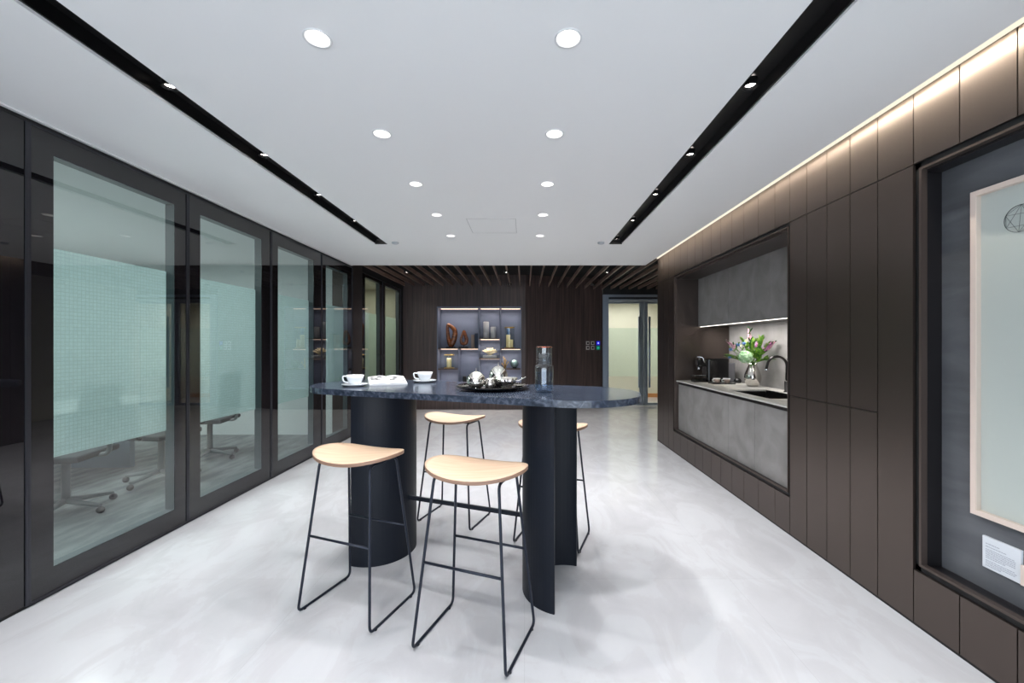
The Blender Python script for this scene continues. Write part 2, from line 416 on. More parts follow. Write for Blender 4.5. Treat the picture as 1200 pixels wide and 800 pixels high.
# ------------------------------------------------------------------ left wall of glass doors
ZT = 2.535
def glass_door(idx, y0, y1, p0, p1, pt=2.406, pb=.156, film='film', x=XL, th=.07, zf=(.74,1.91), handle=None, label=''):
    root = thing('door_%d'%idx, label, 'glass door', (x, (y0+y1)/2, 0)); del root['category']; del root['label']; root['kind'] = 'structure'; root['label'] = label
    cy = (y0+y1)/2; a, c, q0, q1 = y0-cy+.006, y1-cy-.006, p0-cy, p1-cy
    b = B()
    box(b, -th, 0, a, q0, .022, ZT-.012); box(b, -th, 0, q1, c, .022, ZT-.012)
    box(b, -th, 0, q0, q1, .022, pb); box(b, -th, 0, q0, q1, pt, ZT-.012)
    fin('door_frame', b, 'black_gloss', root)
    b = B()
    for (u0,u1) in ((a-.004,a+.006),(c-.006,c+.004)): box(b, -th, .006, u0, u1, .018, ZT-.008)
    box(b, -th, .006, a, c, ZT-.014, ZT-.006); box(b, -th, .006, a, c, .016, .026)
    fin('edge_trim', b, 'black_trim', root)
    b = B(); box(b, -th+.004,-.004, q0, q0+.003, pb, pt); box(b, -th+.004,-.004, q1-.003, q1, pb, pt); box(b, -th+.004,-.004, q0, q1, pt-.003, pt); box(b, -th+.004,-.004, q0, q1, pb, pb+.003)
    fin('reveal_lining', b, 'reveal', root)
    b = B(); box(b, -.006, -.001, q0, q1, pb, pt); fin('glass_pane', b, 'glass', root)
    b = B(); b.faces.new([b.verts.new(p) for p in ((-th+.01,q0,zf[0]),(-th+.01,q1,zf[0]),(-th+.01,q1,zf[1]),(-th+.01,q0,zf[1]))]); fin('frosted_film', b, film, root)
    if handle is not None:
        hy = handle-cy; b = B()
        box(b, 0, .012, hy-.022, hy+.022, .92, 1.18, .003); tube(b, fillet([(.01,hy,1.19),(.055,hy,1.19),(.055,hy-.13,1.19)], .015), .009, 8)
        fin('door_handle', b, 'black', root)
    return root
glass_door(1, 2.124, 3.136, 2.243, 3.02, label='nearest black framed glass door with teal frosted band')
glass_door(2, 3.136, 4.170, 3.258, 4.02, label='second black framed glass door with teal frosted band')
glass_door(3, 4.170, 5.210, 4.285, 5.01, label='third black framed glass door with teal frosted band')
glass_door(4, 5.210, 6.13, 5.32, 5.97, label='fourth black framed glass door, just before the pillar')
glass_door(5, 6.49, 7.44, 6.63, 7.30, pt=2.47, film='film_green', handle=7.37, label='glass door with pale green band beyond the pillar')
glass_door(6, 7.44, 8.55, 7.59, 8.41, pt=2.47, film='film_green', label='last glass door beside the dark wood back wall')
b = B(); box(b, XL-.07, XL, 1.02, 2.118, .022, ZT-.012); box(b, XL-.07, XL, -.1, 1.008, .022, ZT-.012); box(b, XL-.07, XL, YW, -.112, .022, ZT-.012)
struct('wall_left', b, 'black_gloss', label='black back-painted glass panels nearest the camera')
b = B()
for y in (1.014,-.106,2.121): box(b, XL-.07, XL+.006, y-.007, y+.004, .018, ZT-.006)
struct('trim_2', b, 'black_trim')
b = B()
box(b, XL-.10, XL-.012, YW, 8.7, .0, .02); box(b, XL-.12, XL-.012, YW, 6.13, ZT-.004, 2.60); 
struct('shadow_gap_left', b, 'black')  # black strips stand in for the shade in the floor and top gaps
b = B(); box(b, XL-.3, XL+.012, 6.136, 6.484, 0, 2.9); struct('wall_left_pillar', b, 'bronze_dark'); 
b = B(); box(b, XL-.07, XL, 8.556, 8.70, 0, 2.9); box(b, XL-.12, XL-.001, 6.484, 8.7, ZT, 2.9); struct('trim_3', b, 'black')
# rooms behind the glass
b = B(); box(b, -6.5, -6.4, YW, 11, 0, 2.9); box(b, -6.4, XL-.12, YW-.1, YW, 0, 2.9); box(b, -6.4, XL-.3, 6.25, 6.35, 0, 2.9); struct('wall_meeting_room', b, 'teal_wall')
b = B(); box(b, -6.4, XL-.12, YW, 6.25, 2.60, 2.66); struct('ceiling', b, 'ceiling', label='white ceiling of the meeting room')
b = B(); box(b, -4.1, -4.0, 6.35, 9.4, 0, 2.9); box(b, -4.0, XL-.07, 9.3, 9.4, 0, 2.9); box(b, -4.0, XL-.12, 6.35, 9.3, 2.62, 2.68); struct('wall_side_room', b, 'beige_wall')
area((-4.4, 2.6, 2.58), 1.6, 4.5, 135, col=(.97,1,.99))
area((-3.3, 7.8, 2.6), .6, 2.0, 22, col=(1,.95,.85))
# meeting table and office chairs
t = thing('meeting_table', 'long pale meeting table behind the frosted glass doors', 'table', (-4.75,3.4,0))
b = B(); prism(b, [(-.55,-1.7),(.55,-1.7),(.55,1.7),(-.55,1.7)], .715,.745, bev=.004); fin('tabletop', b, 'table_white', t)
for s in (-1,1):
    b = B(); box(b, -.35,.35, s*1.2-.03, s*1.2+.03, 0, .715, .006); fin('leg', b, 'steel', t)
def office_chair(loc, rz, label):
    t = thing('office_chair', label, 'chair', loc, rz, None)
    b = B(); box(b, -.24,.24,-.23,.23,.45,.50,.02,3); fin('seat', b, 'chair_mesh', t)
    b = B(); prism(b, [(-.2,0),(.2,0),(.22,.02),(-.22,.02)], 0,.001)
    b.free(); b = B()
    n=8
    for i in range(n):
        for j in range(n):
            pass
    vs = [[b.verts.new((-.22+.44*i/n*(1), .23+.05*math.cos(PI*(i/n-.5))-.02+.03*(j/n), .56+.48*j/n)) for j in range(n+1)] for i in range(n+1)]
    for i in range(n):
        for j in range(n): b.faces.new((vs[i][j],vs[i+1][j],vs[i+1][j+1],vs[i][j+1])).smooth=True
    solid(fin('backrest', b, 'chair_mesh', t), .02)
    b = B(); tube(b, [(0,0,.09),(0,0,.46)], .028, 12); tube(b, fillet([(0,.1,.46),(0,.29,.46),(0,.3,.7)],.05), .018, 8); fin('column', b, 'chair_base', t)
    b = B()
    for k in range(5):
        a = 2*PI*k/5; tube(b, [(0,0,.1),(.30*math.cos(a),.30*math.sin(a),.065)], [.026,.016], 8)
    fin('star_base', b, 'chair_base', t)
    for k in range(5):
        a = 2*PI*k/5; b = B(); ball(b, (.30*math.cos(a),.30*math.sin(a),.028), .028, 12); fin('caster', b, 'black', t)
    for s in (-1,1):
        b = B(); tube(b, fillet([(s*.23,.05,.47),(s*.28,.05,.47),(s*.28,.05,.66),(s*.28,-.16,.66)],.04), .013, 8); fin('armrest', b, 'black', t)
    return t
oc = office_chair((-3.75,3.35,0), R(-75), 'dark swivel office chair by the meeting table, behind the nearest glass door')
dup(oc, (-3.68,4.15,0), R(-95), 'dark swivel office chair by the meeting table, behind the second glass door')
dup(oc, (-3.72,2.55,0), R(-88), 'dark swivel office chair behind the left edge of the nearest glass door')
dup(oc, (-3.8,4.95,0), R(-80), 'dark swivel office chair behind the third glass door')

# ------------------------------------------------------------------ right wall of bronze panels with two recesses
ZJ = 2.253
pan = B(); back = B()
G = .0024
def panel(y0,y1,z0,z1):
    box(pan, XR, XR+.014, y0+G, y1-G, z0+G, z1-G)
def rowy(ys, z0, z1):
    for i in range(len(ys)-1): panel(ys[i], ys[i+1], z0, z1)
top_y = [5.87,5.63,5.42,5.21,5.00,4.79,4.58,4.38,4.18,3.98,3.765,3.56,3.34,3.12,2.945,2.767,2.584,2.40,2.213,2.009,1.796,1.585,1.37,1.16,.95,.74,.53,.32,.11,-.1,-.31,-.52,-.73,-.94,-1.15,-1.36,YW]
top_y = top_y[::-1]
rowy(top_y, ZJ, 2.735)
mid = [2.213,2.40,2.584,2.767,2.945]
rowy(mid, 1.005, ZJ); rowy(mid, .012, 1.005); panel(2.009,2.213,.012,ZJ)
low_k = [y for y in top_y if 2.945 <= y <= 5.24] ; low_k = [2.945,3.12,3.34,3.56,3.765,3.98,4.18,4.38,4.58,4.79,5.0,5.24]
rowy(low_k, .012, .275)
low_a = [y for y in top_y if -.75 < y < 2.02]; rowy(low_a, .012, .273)
endk = [5.24,5.42,5.63,5.87]; rowy(endk, .012, ZJ)
rest = [y for y in top_y if y <= -.72]; rowy(rest, .012, ZJ)
# dark backing behind the joints
for (y0,y1,z0,z1) in ((YW,5.865,ZJ,2.735),(2.0,2.94,0,ZJ),(2.94,5.245,0,.27),(5.245,5.865,0,ZJ),(-.73,2.0,0,.268),(YW,-.73,0,ZJ)):
    box(back, XR+.0145, XR+.03, y0, y1, z0, z1)
wr = struct('wall_right', pan, 'bronze', label='bronze brown metal wall panelling'); struct('panel_backing', back, 'black', wr)
b = B(); box(b, XR, 3.7, 5.855, 5.87, 0, 2.9); box(b, 2.75, 2.85, YW, 5.85, 0, 2.9); struct('wall_right_end', b, 'bronze_dark')
b = B(); box(b, XR+.004, XR+.02, YW, 5.865, 0, .012); struct('baseboard_right', b, 'black')
# glow line in the cove
o = fin('cove_light_strip', box(B(), 1.893,1.9075, YW, 5.86, ZC+.040, ZC+.060), 'led_cove'); tag(o, 'warm light strip hidden in the ceiling cove above the bronze wall', 'light strip')
area((1.80, 2.1, ZC+.065), 7.4, .014, 46, tgt=(1,0,-1.6), col=(1,.91,.75), spread=105, xd=(0,1,0))
lc = bpy.context.scene.objects[-1] if False else None
def frame_lip(y0,y1,z0,z1,name,x1):
    # black shadow gap round the opening, then a thin bronze lip, then the black reveal inside
    g = .028 if name=='trim_7' else .024; l_ = .011 if name=='trim_7' else .005
    b = B()
    for (a,c,e,f) in ((y0,y0+g,z0,z1),(y1-g,y1,z0,z1),(y0,y1,z0,z0+g),(y0,y1,z1-g,z1)): box(b, XR+.012, x1, a,c,e,f)
    struct(name+'_gap' if False else name, b, 'black')
    b = B(); a0,a1,e0,e1 = y0+g,y1-g,z0+g,z1-g
    for (a,c,e,f) in ((a0,a0+l_,e0,e1),(a1-l_,a1,e0,e1),(a0+l_,a1-l_,e0,e0+l_),(a0+l_,a1-l_,e1-l_,e1)): box(b, XR+.0005, XR+.03, a,c,e,f)
    return b
# kitchen recess
KY0, KY1, KZ0, KZ1 = 2.945, 5.24, .275, 2.253
b = frame_lip(KY0,KY1,KZ0,KZ1,'trim_4',XR+.05); struct('trim_5', b, 'bronze_trim')
b = B(); box(b, XR+.03, 2.66, KY1-.03, KY1-.012, KZ0, KZ1); box(b, XR+.03, 2.66, KY0+.012, KY0+.03, KZ0, KZ1); box(b, XR+.03,2.66,KY0+.03,KY1-.03,KZ1-.05,KZ1-.03); box(b, XR+.03,2.66,KY0+.03,KY1-.03,KZ0+.004,KZ0+.02)
struct('wall_recess_lining', b, 'bronze')
b = B(); box(b, 2.605, 2.66, KY0+.03, KY1-.03, .9, KZ1-.05); struct('wall_backsplash', b, 'concrete')
# base cabinets
yb = [2.977,3.486,3.94,4.40,4.86,5.208]
names = ['nearest the tall bronze panels','second from the tall bronze panels, below the sink','in the middle of the row','second from the far end','at the far end of the recess, below the coffee machine']
for i in range(5):
    y0,y1 = yb[i],yb[i+1]; cy=(y0+y1)/2
    t = thing('base_cabinet', f'grey concrete-look base cabinet {names[i]}', 'cabinet', (1.96,cy,.30))
    b = B(); h = (y1-y0)/2; box(b, .022,.62,-h+.002,h-.002,0, .37 if 3.4<cy<4.5 else .56); fin('body', b, 'bronze_dark', t)
    b = B(); box(b, 0,.019,-h+.0015,h-.0015,0,.574,.001,1); fin('door', b, 'concrete', t)
# worktop with sink opening
b = B(); X0,X1,Y0,Y1 = 1.93,2.603,2.977,5.208; sx0,sx1,sy0,sy1 = 2.05,2.43,3.42,4.12
for q in ((X0,sx0,Y0,Y1),(sx1,X1,Y0,Y1),(sx0,sx1,Y0,sy0),(sx0,sx1,sy1,Y1)): box(b, q[0],q[1],q[2],q[3], .906,.92)
o = fin('worktop', b, 'counter'); tag(o, 'thin light grey kitchen worktop in the wall recess', 'worktop')
b = B(); box(b, 1.955, 1.975, Y0, Y1, .876,.905); struct('trim_6', b, 'steel_dark')
b = B()
box(b, sx0-.006,sx0, sy0,sy1,.72,.918); box(b, sx1,sx1+.006, sy0,sy1,.72,.918); box(b, sx0-.006,sx1+.006, sy0-.006,sy0,.72,.918); box(b, sx0-.006,sx1+.006, sy1,sy1+.006,.72,.918); box(b, sx0-.006,sx1+.006,sy0-.006,sy1+.006,.712,.72)
t = thing('kitchen_sink', 'dark rectangular sink sunk in the grey worktop', 'sink', (0,0,0)); 
fin('basin', b, 'steel_dark', t); b = B(); lathe(b, [(.045,0),(.045,.004),(.03,.004),(.02,.001)], (2.24,3.77,.72), 24); fin('drain', b, 'chrome', t)
# faucet
t = thing('kitchen_faucet', 'dark gooseneck faucet behind the sink', 'faucet', (2.50,3.90,.92))
b = B(); lathe(b, [(.028,0),(.028,.006),(.022,.01),(.022,.10),(.015,.11)], n=24); fin('base', b, 'steel_dark', t)
b = B(); pts=[(0,0,.1),(0,0,.245)]+[(-.095+.095*math.cos(PI*k/14), 0, .245+.095*math.sin(PI*k/14)) for k in range(1,13)]; 
e = Vector(pts[-1]); pts += [tuple(e+Vector((-.01,0,-.04))), tuple(e+Vector((-.016,0,-.07)))]
tube(b, pts, .0125, 12); fin('spout', b, 'steel_dark', t)
b = B(); tube(b, [tuple(e+Vector((-.016,0,-.068))), tuple(e+Vector((-.018,0,-.082)))], .0135, 12); fin('aerator', b, 'chrome', t)
b = B(); tube(b, [(0,-.02,.06),(0,-.06,.065),(0,-.10,.085)], .006, 8); fin('lever', b, 'steel_dark', t)
# upper cabinets
yu = [2.977,3.69,4.44,5.208]
un = ['nearest the tall bronze panels','in the middle','at the far end']
for i in range(3):
    y0,y1 = yu[i],yu[i+1]; cy=(y0+y1)/2; h=(y1-y0)/2
    t = thing('wall_cabinet', f'grey concrete-look wall cabinet {un[i]} above the worktop', 'cabinet', (2.21,cy,1.60))
    b = B(); box(b, .021,.393,-h+.001,h-.001,.004,.60); fin('body', b, 'bronze_dark', t)
    b = B(); box(b, 0,.019,-h+.0015,h-.0015,0,.602,.001,1); fin('door', b, 'concrete', t)
o = fin('cabinet_light_strip', box(B(), 2.232,2.25, Y0+.004,Y1-.004, 1.596,1.6035), 'led_white'); tag(o, 'white light strip under the wall cabinets', 'light strip')
area((2.30, 4.09, 1.588), 2.15, .05, 9.5, tgt=(.75,0,-1), col=(1,.97,.93), xd=(0,1,0), spread=118)

# vase and flowers
vx, vy = 2.475, 4.44
t = thing('silver_vase', 'mirror-polished silver teardrop vase on the worktop', 'vase', (vx,vy,.92))
b = B(); lathe(b, [(.045,0),(.055,.004),(.075,.045),(.085,.085),(.080,.13),(.062,.18),(.045,.225),(.042,.25),(.040,.25),(.042,.225),(.058,.18),(.07,.12),(.06,.04),(.03,.02)], n=40); fin('body', b, 'silver', t)
top = Vector((vx,vy,1.16))
def stem_pts(d, L, droop=.0, n=7):
    d = Vector(d).normalized(); 
    return [top+Vector((0,0,-.12)) + (d*Vector((.15,.15,1)).length*0) ] + [top + d*(L*k/n) + Vector((0,0,-droop*(k/n)**2)) for k in range(n+1)]
def leaf(bm, p, d, L, w, mi=0):
    d = Vector(d).normalized(); s = d.cross(Vector((.2,.3,1))).normalized(); nrm = s.cross(d)
    mid = []; 
    for k in range(6):
        t_ = k/5; ww = w*math.sin(PI*min(1,t_*.93+.04))**.8; c = p+d*L*t_+nrm*(-.12*L*t_*t_)
        mid.append((bm.verts.new(c-s*ww+nrm*ww*.25), bm.verts.new(c), bm.verts.new(c+s*ww+nrm*ww*.25)))
    for k in range(5):
        for j in (0,1):
            f = bm.faces.new((mid[k][j],mid[k][j+1],mid[k+1][j+1],mid[k+1][j])); f.material_index = mi; f.smooth = True
def flower(name, label, cat, d, L, kind, group=None, droop=.02):
    if d[0] > 0: d = (d[0]*.22, d[1]-d[0]*.85, d[2])      # stems lean along the wall, not into it
    P = stem_pts(d, L, droop); root = thing(name, label, cat, tuple(P[0]), group=group); o3 = -P[0]
    b = B(); tube(b, [p+o3 for p in P], .0028, 6); fin('stem', b, 'stem', root)
    if kind in ('leafy','spike','pink'):
        b = B()
        for k in range(3,len(P)):
            for j in range(3 if kind=='leafy' else 2):
                dd = (P[k]-P[k-1]).normalized() + Vector((random.uniform(-1,1),random.uniform(-1,1),random.uniform(-.2,.9)))*.75
                leaf(b, P[k]+o3, dd, random.uniform(.065,.10)*(1 if kind=='leafy' else .75), .015 if kind=='leafy' else .009, 0)
        leaf(b, P[-1]+o3, P[-1]-P[-2], .08, .012)
        for v in b.verts: v.co.x = min(v.co.x, 2.598-P[0].x)
        fin('leaves', b, 'leaf' if kind!='pink' else 'leaf_dark', root)
    if kind in ('spike','pink'):
        b = B(); dd = (P[-1]-P[-2]).normalized()
        for k in range(34):
            t_ = k/33; r = .017*(1-t_*.75); a = k*2.4
            s = dd.cross(Vector((1,.3,.2))).normalized(); s2 = dd.cross(s)
            ball(b, P[-2]+o3+dd*(t_*.12-.02)+(s*math.cos(a)+s2*math.sin(a))*r, .0085*(1-.4*t_), 6)
        fin('blossom', b, 'purple' if kind=='spike' else 'pink', root)
    if kind=='blue':
        b = B()
        for k in range(40):
            a=k*2.4; z=1-2*(k+.5)/40; r=math.sqrt(1-z*z); c=P[-1]+o3; v=Vector((r*math.cos(a),r*math.sin(a),z))
            tube(b, [c, c+v*.021], [.004,.0012], 5)
        ball(b, P[-1]+o3, .013, 10); fin('thistle_head', b, 'blue_fl', root)
        b = B(); 
        for k in range(3,len(P)): leaf(b, P[k]+o3, Vector((random.uniform(-1,1),random.uniform(-1,1),.6)), .05, .008)
        fin('leaves', b, 'leaf', root)
    if kind=='hyd':
        b = B(); c = P[-1]+o3
        for k in range(240):
            a=k*2.39996; z=1-1.9*(k+.5)/240; r=math.sqrt(max(0,1-z*z)); v=Vector((r*math.cos(a),r*math.sin(a),z)); p=c+v*random.uniform(.050,.072)
            s=v.cross(Vector((.3,.2,1))).normalized(); s2=v.cross(s)
            for q in range(4):
                aa=q*PI/2+k; e1=(s*math.cos(aa)+s2*math.sin(aa)); e2=(s*math.cos(aa+PI/4)+s2*math.sin(aa+PI/4)); e3=(s*math.cos(aa-PI/4)+s2*math.sin(aa-PI/4))
                b.faces.new([b.verts.new(x) for x in (p, p+e3*.012+v*.003, p+e1*.018, p+e2*.012+v*.003)])
        fin('flower_head', b, 'hydrangea', root)
        b = B(); leaf(b, P[4]+o3, (-1,-.6,-.1), .10,.03); leaf(b, P[4]+o3, (.4,-1,0), .09,.028); fin('leaves', b, 'leaf', root)
flower('hydrangea', 'pale green hydrangea head leaning left over the vase rim', 'flower', (-.78,-.45,.58), .15, 'hyd', droop=.0)
FL = [((.35,-.2,1),.28,'leafy','upright green leafy sprig behind the hydrangea'),((.75,-.1,.8),.27,'leafy','green leafy sprig leaning to the right'),((.1,.1,1),.24,'leafy','short green leafy sprig in the centre of the vase'),
      ((1,-.2,.42),.22,'leafy','lowest green leafy sprig stretching right'),((-.9,.0,.35),.26,'leafy','green leafy sprig stretching low to the left'),((-.25,.2,1),.26,'leafy','green leafy sprig rising on the left of the bouquet'),
      ((.55,.1,1),.29,'spike','purple flower spike right of centre'),((.85,-.2,.95),.31,'spike','purple flower spike leaning right above the vase'),((.25,-.1,1),.26,'spike','shortest purple flower spike above the vase centre'),
      ((1.1,.1,.85),.33,'pink','dusty pink flower spray at the right edge of the bouquet'),((-.05,.1,1),.36,'pink','tallest dusty pink flower spray'),((-.75,.2,.85),.33,'pink','dusty pink flower spray at the upper left of the bouquet'),
      ((-1.0,-.1,.72),.31,'blue','blue thistle at the far left of the bouquet'),((-.75,-.2,.95),.30,'blue','blue thistle at the upper left of the bouquet'),((-1.05,0,.42),.27,'blue','lowest blue thistle on the left'),((-.42,-.1,.95),.27,'blue','blue thistle just above the hydrangea')]
for d,L,k,lab in FL: flower({'leafy':'leafy_sprig','spike':'purple_flower','pink':'pink_flower','blue':'blue_thistle'}[k], lab, 'flower' if k!='leafy' else 'greenery', d, L, k)

# coffee machine
t = thing('coffee_machine', 'black capsule coffee machine at the far end of the worktop', 'coffee machine', (2.13,4.99,.92))
b = B(); box(b, .08,.33,-.07,.07,.0,.285,.022,4); fin('body', b, 'plastic_black', t)
b = B(); box(b, -.03,.12,-.05,.05,.19,.275,.02,3); fin('brew_head', b, 'plastic_black', t)
b = B(); tube(b, [(-.005,0,.19),(-.005,0,.15)], .016, 12); fin('spout', b, 'chrome', t)
b = B(); tube(b, fillet([(.04,-.055,.24),(.02,-.055,.30),(-.03,-.03,.305),(-.03,.03,.305),(.02,.055,.30),(.04,.055,.24)],.02), .008, 8); fin('lever', b, 'chrome', t)
b = B(); box(b, -.08,.085,-.055,.055,.0,.035,.008,2); box(b, -.08,.085,-.055,.055,.065,.08,.004,2); box(b, .06,.09,-.055,.055,.0,.20); fin('drip_tray', b, 'plastic_black', t)
b = B(); box(b, -.075,.06,-.05,.05,.08,.084); fin('grate', b, 'chrome', t)
b = B(); box(b, .335,.415,-.05,.05,.0,.235,.012,3); fin('water_tank', b, 'plastic_grey', t)
# tray with two cups
o = fin('serving_tray', box(B(), 2.16,2.42,4.68,4.82,.92,.928,.003), 'black'); tag(o, 'small black tray on the worktop in front of the coffee machine', 'tray')
def mugcup(loc, rz, label):
    t = thing('espresso_cup', label, 'cup', loc, rz)
    b = B(); lathe(b, [(.026,0),(.032,.004),(.038,.055),(.036,.055),(.030,.008),(.01,.006)], n=28); fin('cup_body', b, ['book_tan'], t)
    b = B(); lathe(b, [(.0385,.046),(.0395,.056),(.0355,.056),(.0365,.046)], n=28, cap=False); fin('rim_band', b, 'paper', t)
    b = B(); tube(b, fillet([(.034,0,.045),(.06,0,.045),(.06,0,.018),(.032,0,.018)],.012), .004, 8); fin('handle', b, 'paper', t)
    return t
c0 = mugcup((2.23,4.75,.928), R(200), 'left espresso cup on the black tray beside the coffee machine')
dup(c0, (2.34,4.74,.928), R(190), 'right espresso cup on the black tray beside the coffee machine')
b = B(); lathe(b, [(.03,0),(.04,.01),(.042,.03),(.03,.05),(.012,.058)], (2.53,4.86,.92), 24); tag(fin('sugar_pot', b, 'plastic_black'), 'small round black pot between coffee machine and vase', 'pot')
b = B(); box(b, 2.590,2.604,3.70,3.78,.97,1.10,.003); tag(fin('power_socket', b, 'black'), 'black socket plate on the backsplash right of the faucet', 'socket')

# ------------------------------------------------------------------ art recess
AY0, AY1, AZ0, AZ1 = -.73, 2.009, .273, 2.253
b = frame_lip(AY0,AY1,AZ0,AZ1,'trim_7',XR+.03); struct('trim_8', b, 'bronze_trim')
b = B(); box(b, XR+.03, 2.06, AY1-.032, AY1-.012, AZ0, AZ1); box(b, XR+.03,2.06,AY0+.012,AY0+.032,AZ0,AZ1); box(b, XR+.03,2.06,AY0,AY1-.03,AZ1-.05,AZ1-.03); box(b, XR+.03,2.06,AY0,AY1-.03,AZ0+.004,AZ0+.028)
struct('wall_art_recess_lining', b, pm('black_reveal',(26,24,26),.35))
b = B(); box(b, 2.015, 2.06, AY0+.03, AY1-.032, AZ0+.02, AZ1-.05); struct('wall_art_recess', b, 'slate')
t = thing('framed_artwork', 'large pale wood framed drawing on the grey recess wall', 'picture', (2.0145, 1.32, 1.335))
hw, hh, fw = .50, .71, .022
b = B()
box(b, -.034,0,-hw,hw,hh-fw,hh); box(b,-.034,0,-hw,hw,-hh,-hh+fw); box(b,-.034,0,-hw,-hw+fw,-hh+fw,hh-fw); box(b,-.034,0,hw-fw,hw,-hh+fw,hh-fw); fin('frame', b, 'art_frame', t)
b = B(); box(b, -.010,-.004,-hw+fw,hw-fw,-hh+fw,hh-fw); pr = fin('print_sheet', b, 'art_paper', t)
b = B(); b.faces.new([b.verts.new(p) for p in ((-.029,-hw+fw,-hh+fw),(-.029,hw-fw,-hh+fw),(-.029,hw-fw,hh-fw),(-.029,-hw+fw,hh-fw))]); fin('glazing', b, 'glass_clear', t)
b = B(); cy, cz, rr = 1.655-1.32, 1.882-1.335, .055
tube(b, [(-.0115, cy+rr*math.cos(2*PI*k/32), cz+rr*math.sin(2*PI*k/32)) for k in range(32)], .0011, 5, closed=True)
P5 = [(cy+rr*math.cos(R(a)), cz+rr*math.sin(R(a))) for a in (95,165,215,275,330,25)]
for i,j in ((0,2),(0,3),(0,4),(1,5),(1,3),(2,4),(2,3),(5,3),(0,1),(1,2),(0,5),(4,5)): tube(b, [(-.0115,*P5[i]),(-.0115,*P5[j])], .0007, 4)
tube(b, [(-.0115,cy-rr,cz),(-.0115,cy-rr-.35,cz)], .0009, 4)
q = fin('ink_drawing', b, 'ink', pr)
t = thing('wall_plaque', 'small white text plaque below the framed drawing', 'plaque', (2.0145,1.722,.472))
b = B(); box(b, -.012,0,-.070,.070,-.068,.068,.0015,1); pl = fin('board', b, 'plaque', t)
b = B(); z = .045
for k in range(13):
    if k in (1,3,9): z -= .005; 
    if k in (1,): continue
    z -= .0072; L = .105 if k not in (0,2,8,12) else .05+.012*(k%3)
    y = .056
    while y > .056-L:
        w = random.uniform(.004,.011); box(b, -.0128,-.012, y-w, y, z, z+.0028); y -= w+.002
fin('text_lines', b, 'text', pl)
b = B(); box(b, 1.985,2.0145,1.50,1.640,.41,.49,.001,1); tag(fin('small_frame', b, 'art_frame'), 'edge of a small pale frame right of the white plaque', 'picture')

# ------------------------------------------------------------------ back zone: slat ceiling, wood wall, display niche
b = B(); x = XL+.03
while x < 3.6:
    box(b, x-.010, x+.010, YE+.004 if x < 1.80 else 5.875, 9.6, 2.62, 2.685); x += .2047
struct('ceiling', b, 'slat', label='dark ceiling of long brown slats')
b = B(); box(b, XL, 3.6, 6.2, 9.6, 2.86, 2.9); struct('ceiling', b, 'void', label='black void above the slats')
NX0,NX1,NZ0,NZ1 = -1.857,-.063,.42,2.185
b = B()
box(b, XL-.07, NX0, YB, YB+.08, 0, 2.9); box(b, NX1, .02, YB, YB+.08, 0, 2.9); box(b, NX0, NX1, YB, YB+.08, NZ1, 2.9); box(b, NX0,NX1,YB,YB+.08,0,NZ0)
# angled run to the door
ax,ay,bx,by = .02,YB,1.76,9.24
d_ = Vector((bx-ax,by-ay,0)); L_ = d_.length; ang = math.atan2(d_.y,d_.x)
tmp = B(); box(tmp, 0, L_, 0, .08, 0, 2.9); merge(b, tmp, 0, Matrix.Translation((ax,ay,0)) @ Matrix.Rotation(ang,4,'Z'))
struct('wall_back', b, 'wenge', label='dark wood panelled back wall')
# vertical plank joints
b = B(); x = XL+.2
while x < NX0-.05: box(b, x-.0015,x+.0015,YB-.001,YB,0,2.62); x += .24
for x in (-1.6,-1.3,-1.0,-.7,-.4): box(b, x-.0015,x+.0015,YB-.001,YB,NZ1+.03,2.62)
for k in range(1,8):
    tmp = B(); box(tmp, L_*k/8-.0015, L_*k/8+.0015, -.001, 0, 0, 2.62); merge(b, tmp, 0, Matrix.Translation((ax,ay,0)) @ Matrix.Rotation(ang,4,'Z'))
struct('trim_9', b, 'black')
unit = thing('display_shelving', 'lit blue-grey display shelving built into the dark wood back wall', 'shelving', ((NX0+NX1)/2, YB, NZ0))
ux, uz = (NX0+NX1)/2, NZ0
def bxp(bm, x0,x1,y0,y1,z0,z1): box(bm, x0-ux,x1-ux,y0-YB,y1-YB,z0-uz,z1-uz)
D1 = YB+.32
b = B(); bxp(b, NX0,NX0+.02,YB-.012,D1,NZ0,NZ1); bxp(b, NX1-.02,NX1,YB-.012,D1,NZ0,NZ1); bxp(b, NX0+.02,NX1-.02,YB-.012,D1,NZ1-.02,NZ1); bxp(b, NX0+.02,NX1-.02,YB-.012,D1,NZ0,NZ0+.02)
fin('carcass', b, 'niche_blue', unit)
b = B(); bxp(b, NX0+.02,NX1-.02,D1-.02,D1,NZ0+.02,NZ1-.02); fin('back_panel', b, 'niche_blue', unit)
VX = [-.975,-.520]; VL = -1.405
for (x,z1) in ((VX[0],NZ1-.02),(VX[1],NZ1-.02),(VL,1.297)):
    b = B(); bxp(b, x-.009,x+.009,YB,D1-.02,NZ0+.02,z1); fin('divider', b, 'niche_blue', unit)
SH = [(NX0+.02,VX[0]-.009,1.306),(NX0+.02,VL-.009,.865),(VX[0]+.009,VX[1]-.009,1.515),(VX[0]+.009,VX[1]-.009,1.09),(VX[1]+.009,NX1-.02,1.30),(VX[1]+.009,NX1-.02,.863)]
for (x0,x1,z) in SH:
    b = B(); bxp(b, x0,x1,YB+.003,D1-.02,z-.022,z); fin('shelf', b, 'wenge', unit)
LD = [(NX0+.03,VX[0]-.02,NZ1-.02),(VX[0]+.02,VX[1]-.02,NZ1-.02),(VX[1]+.02,NX1-.03,NZ1-.02)]
LD += [(NX0+.03,VL-.02,1.284),(VL+.02,VX[0]-.02,1.284),(NX0+.03,VL-.02,.843),(VX[0]+.02,VX[1]-.02,1.493),(VX[0]+.02,VX[1]-.02,1.068),(VX[1]+.02,NX1-.03,1.278),(VX[1]+.02,NX1-.03,.841)]
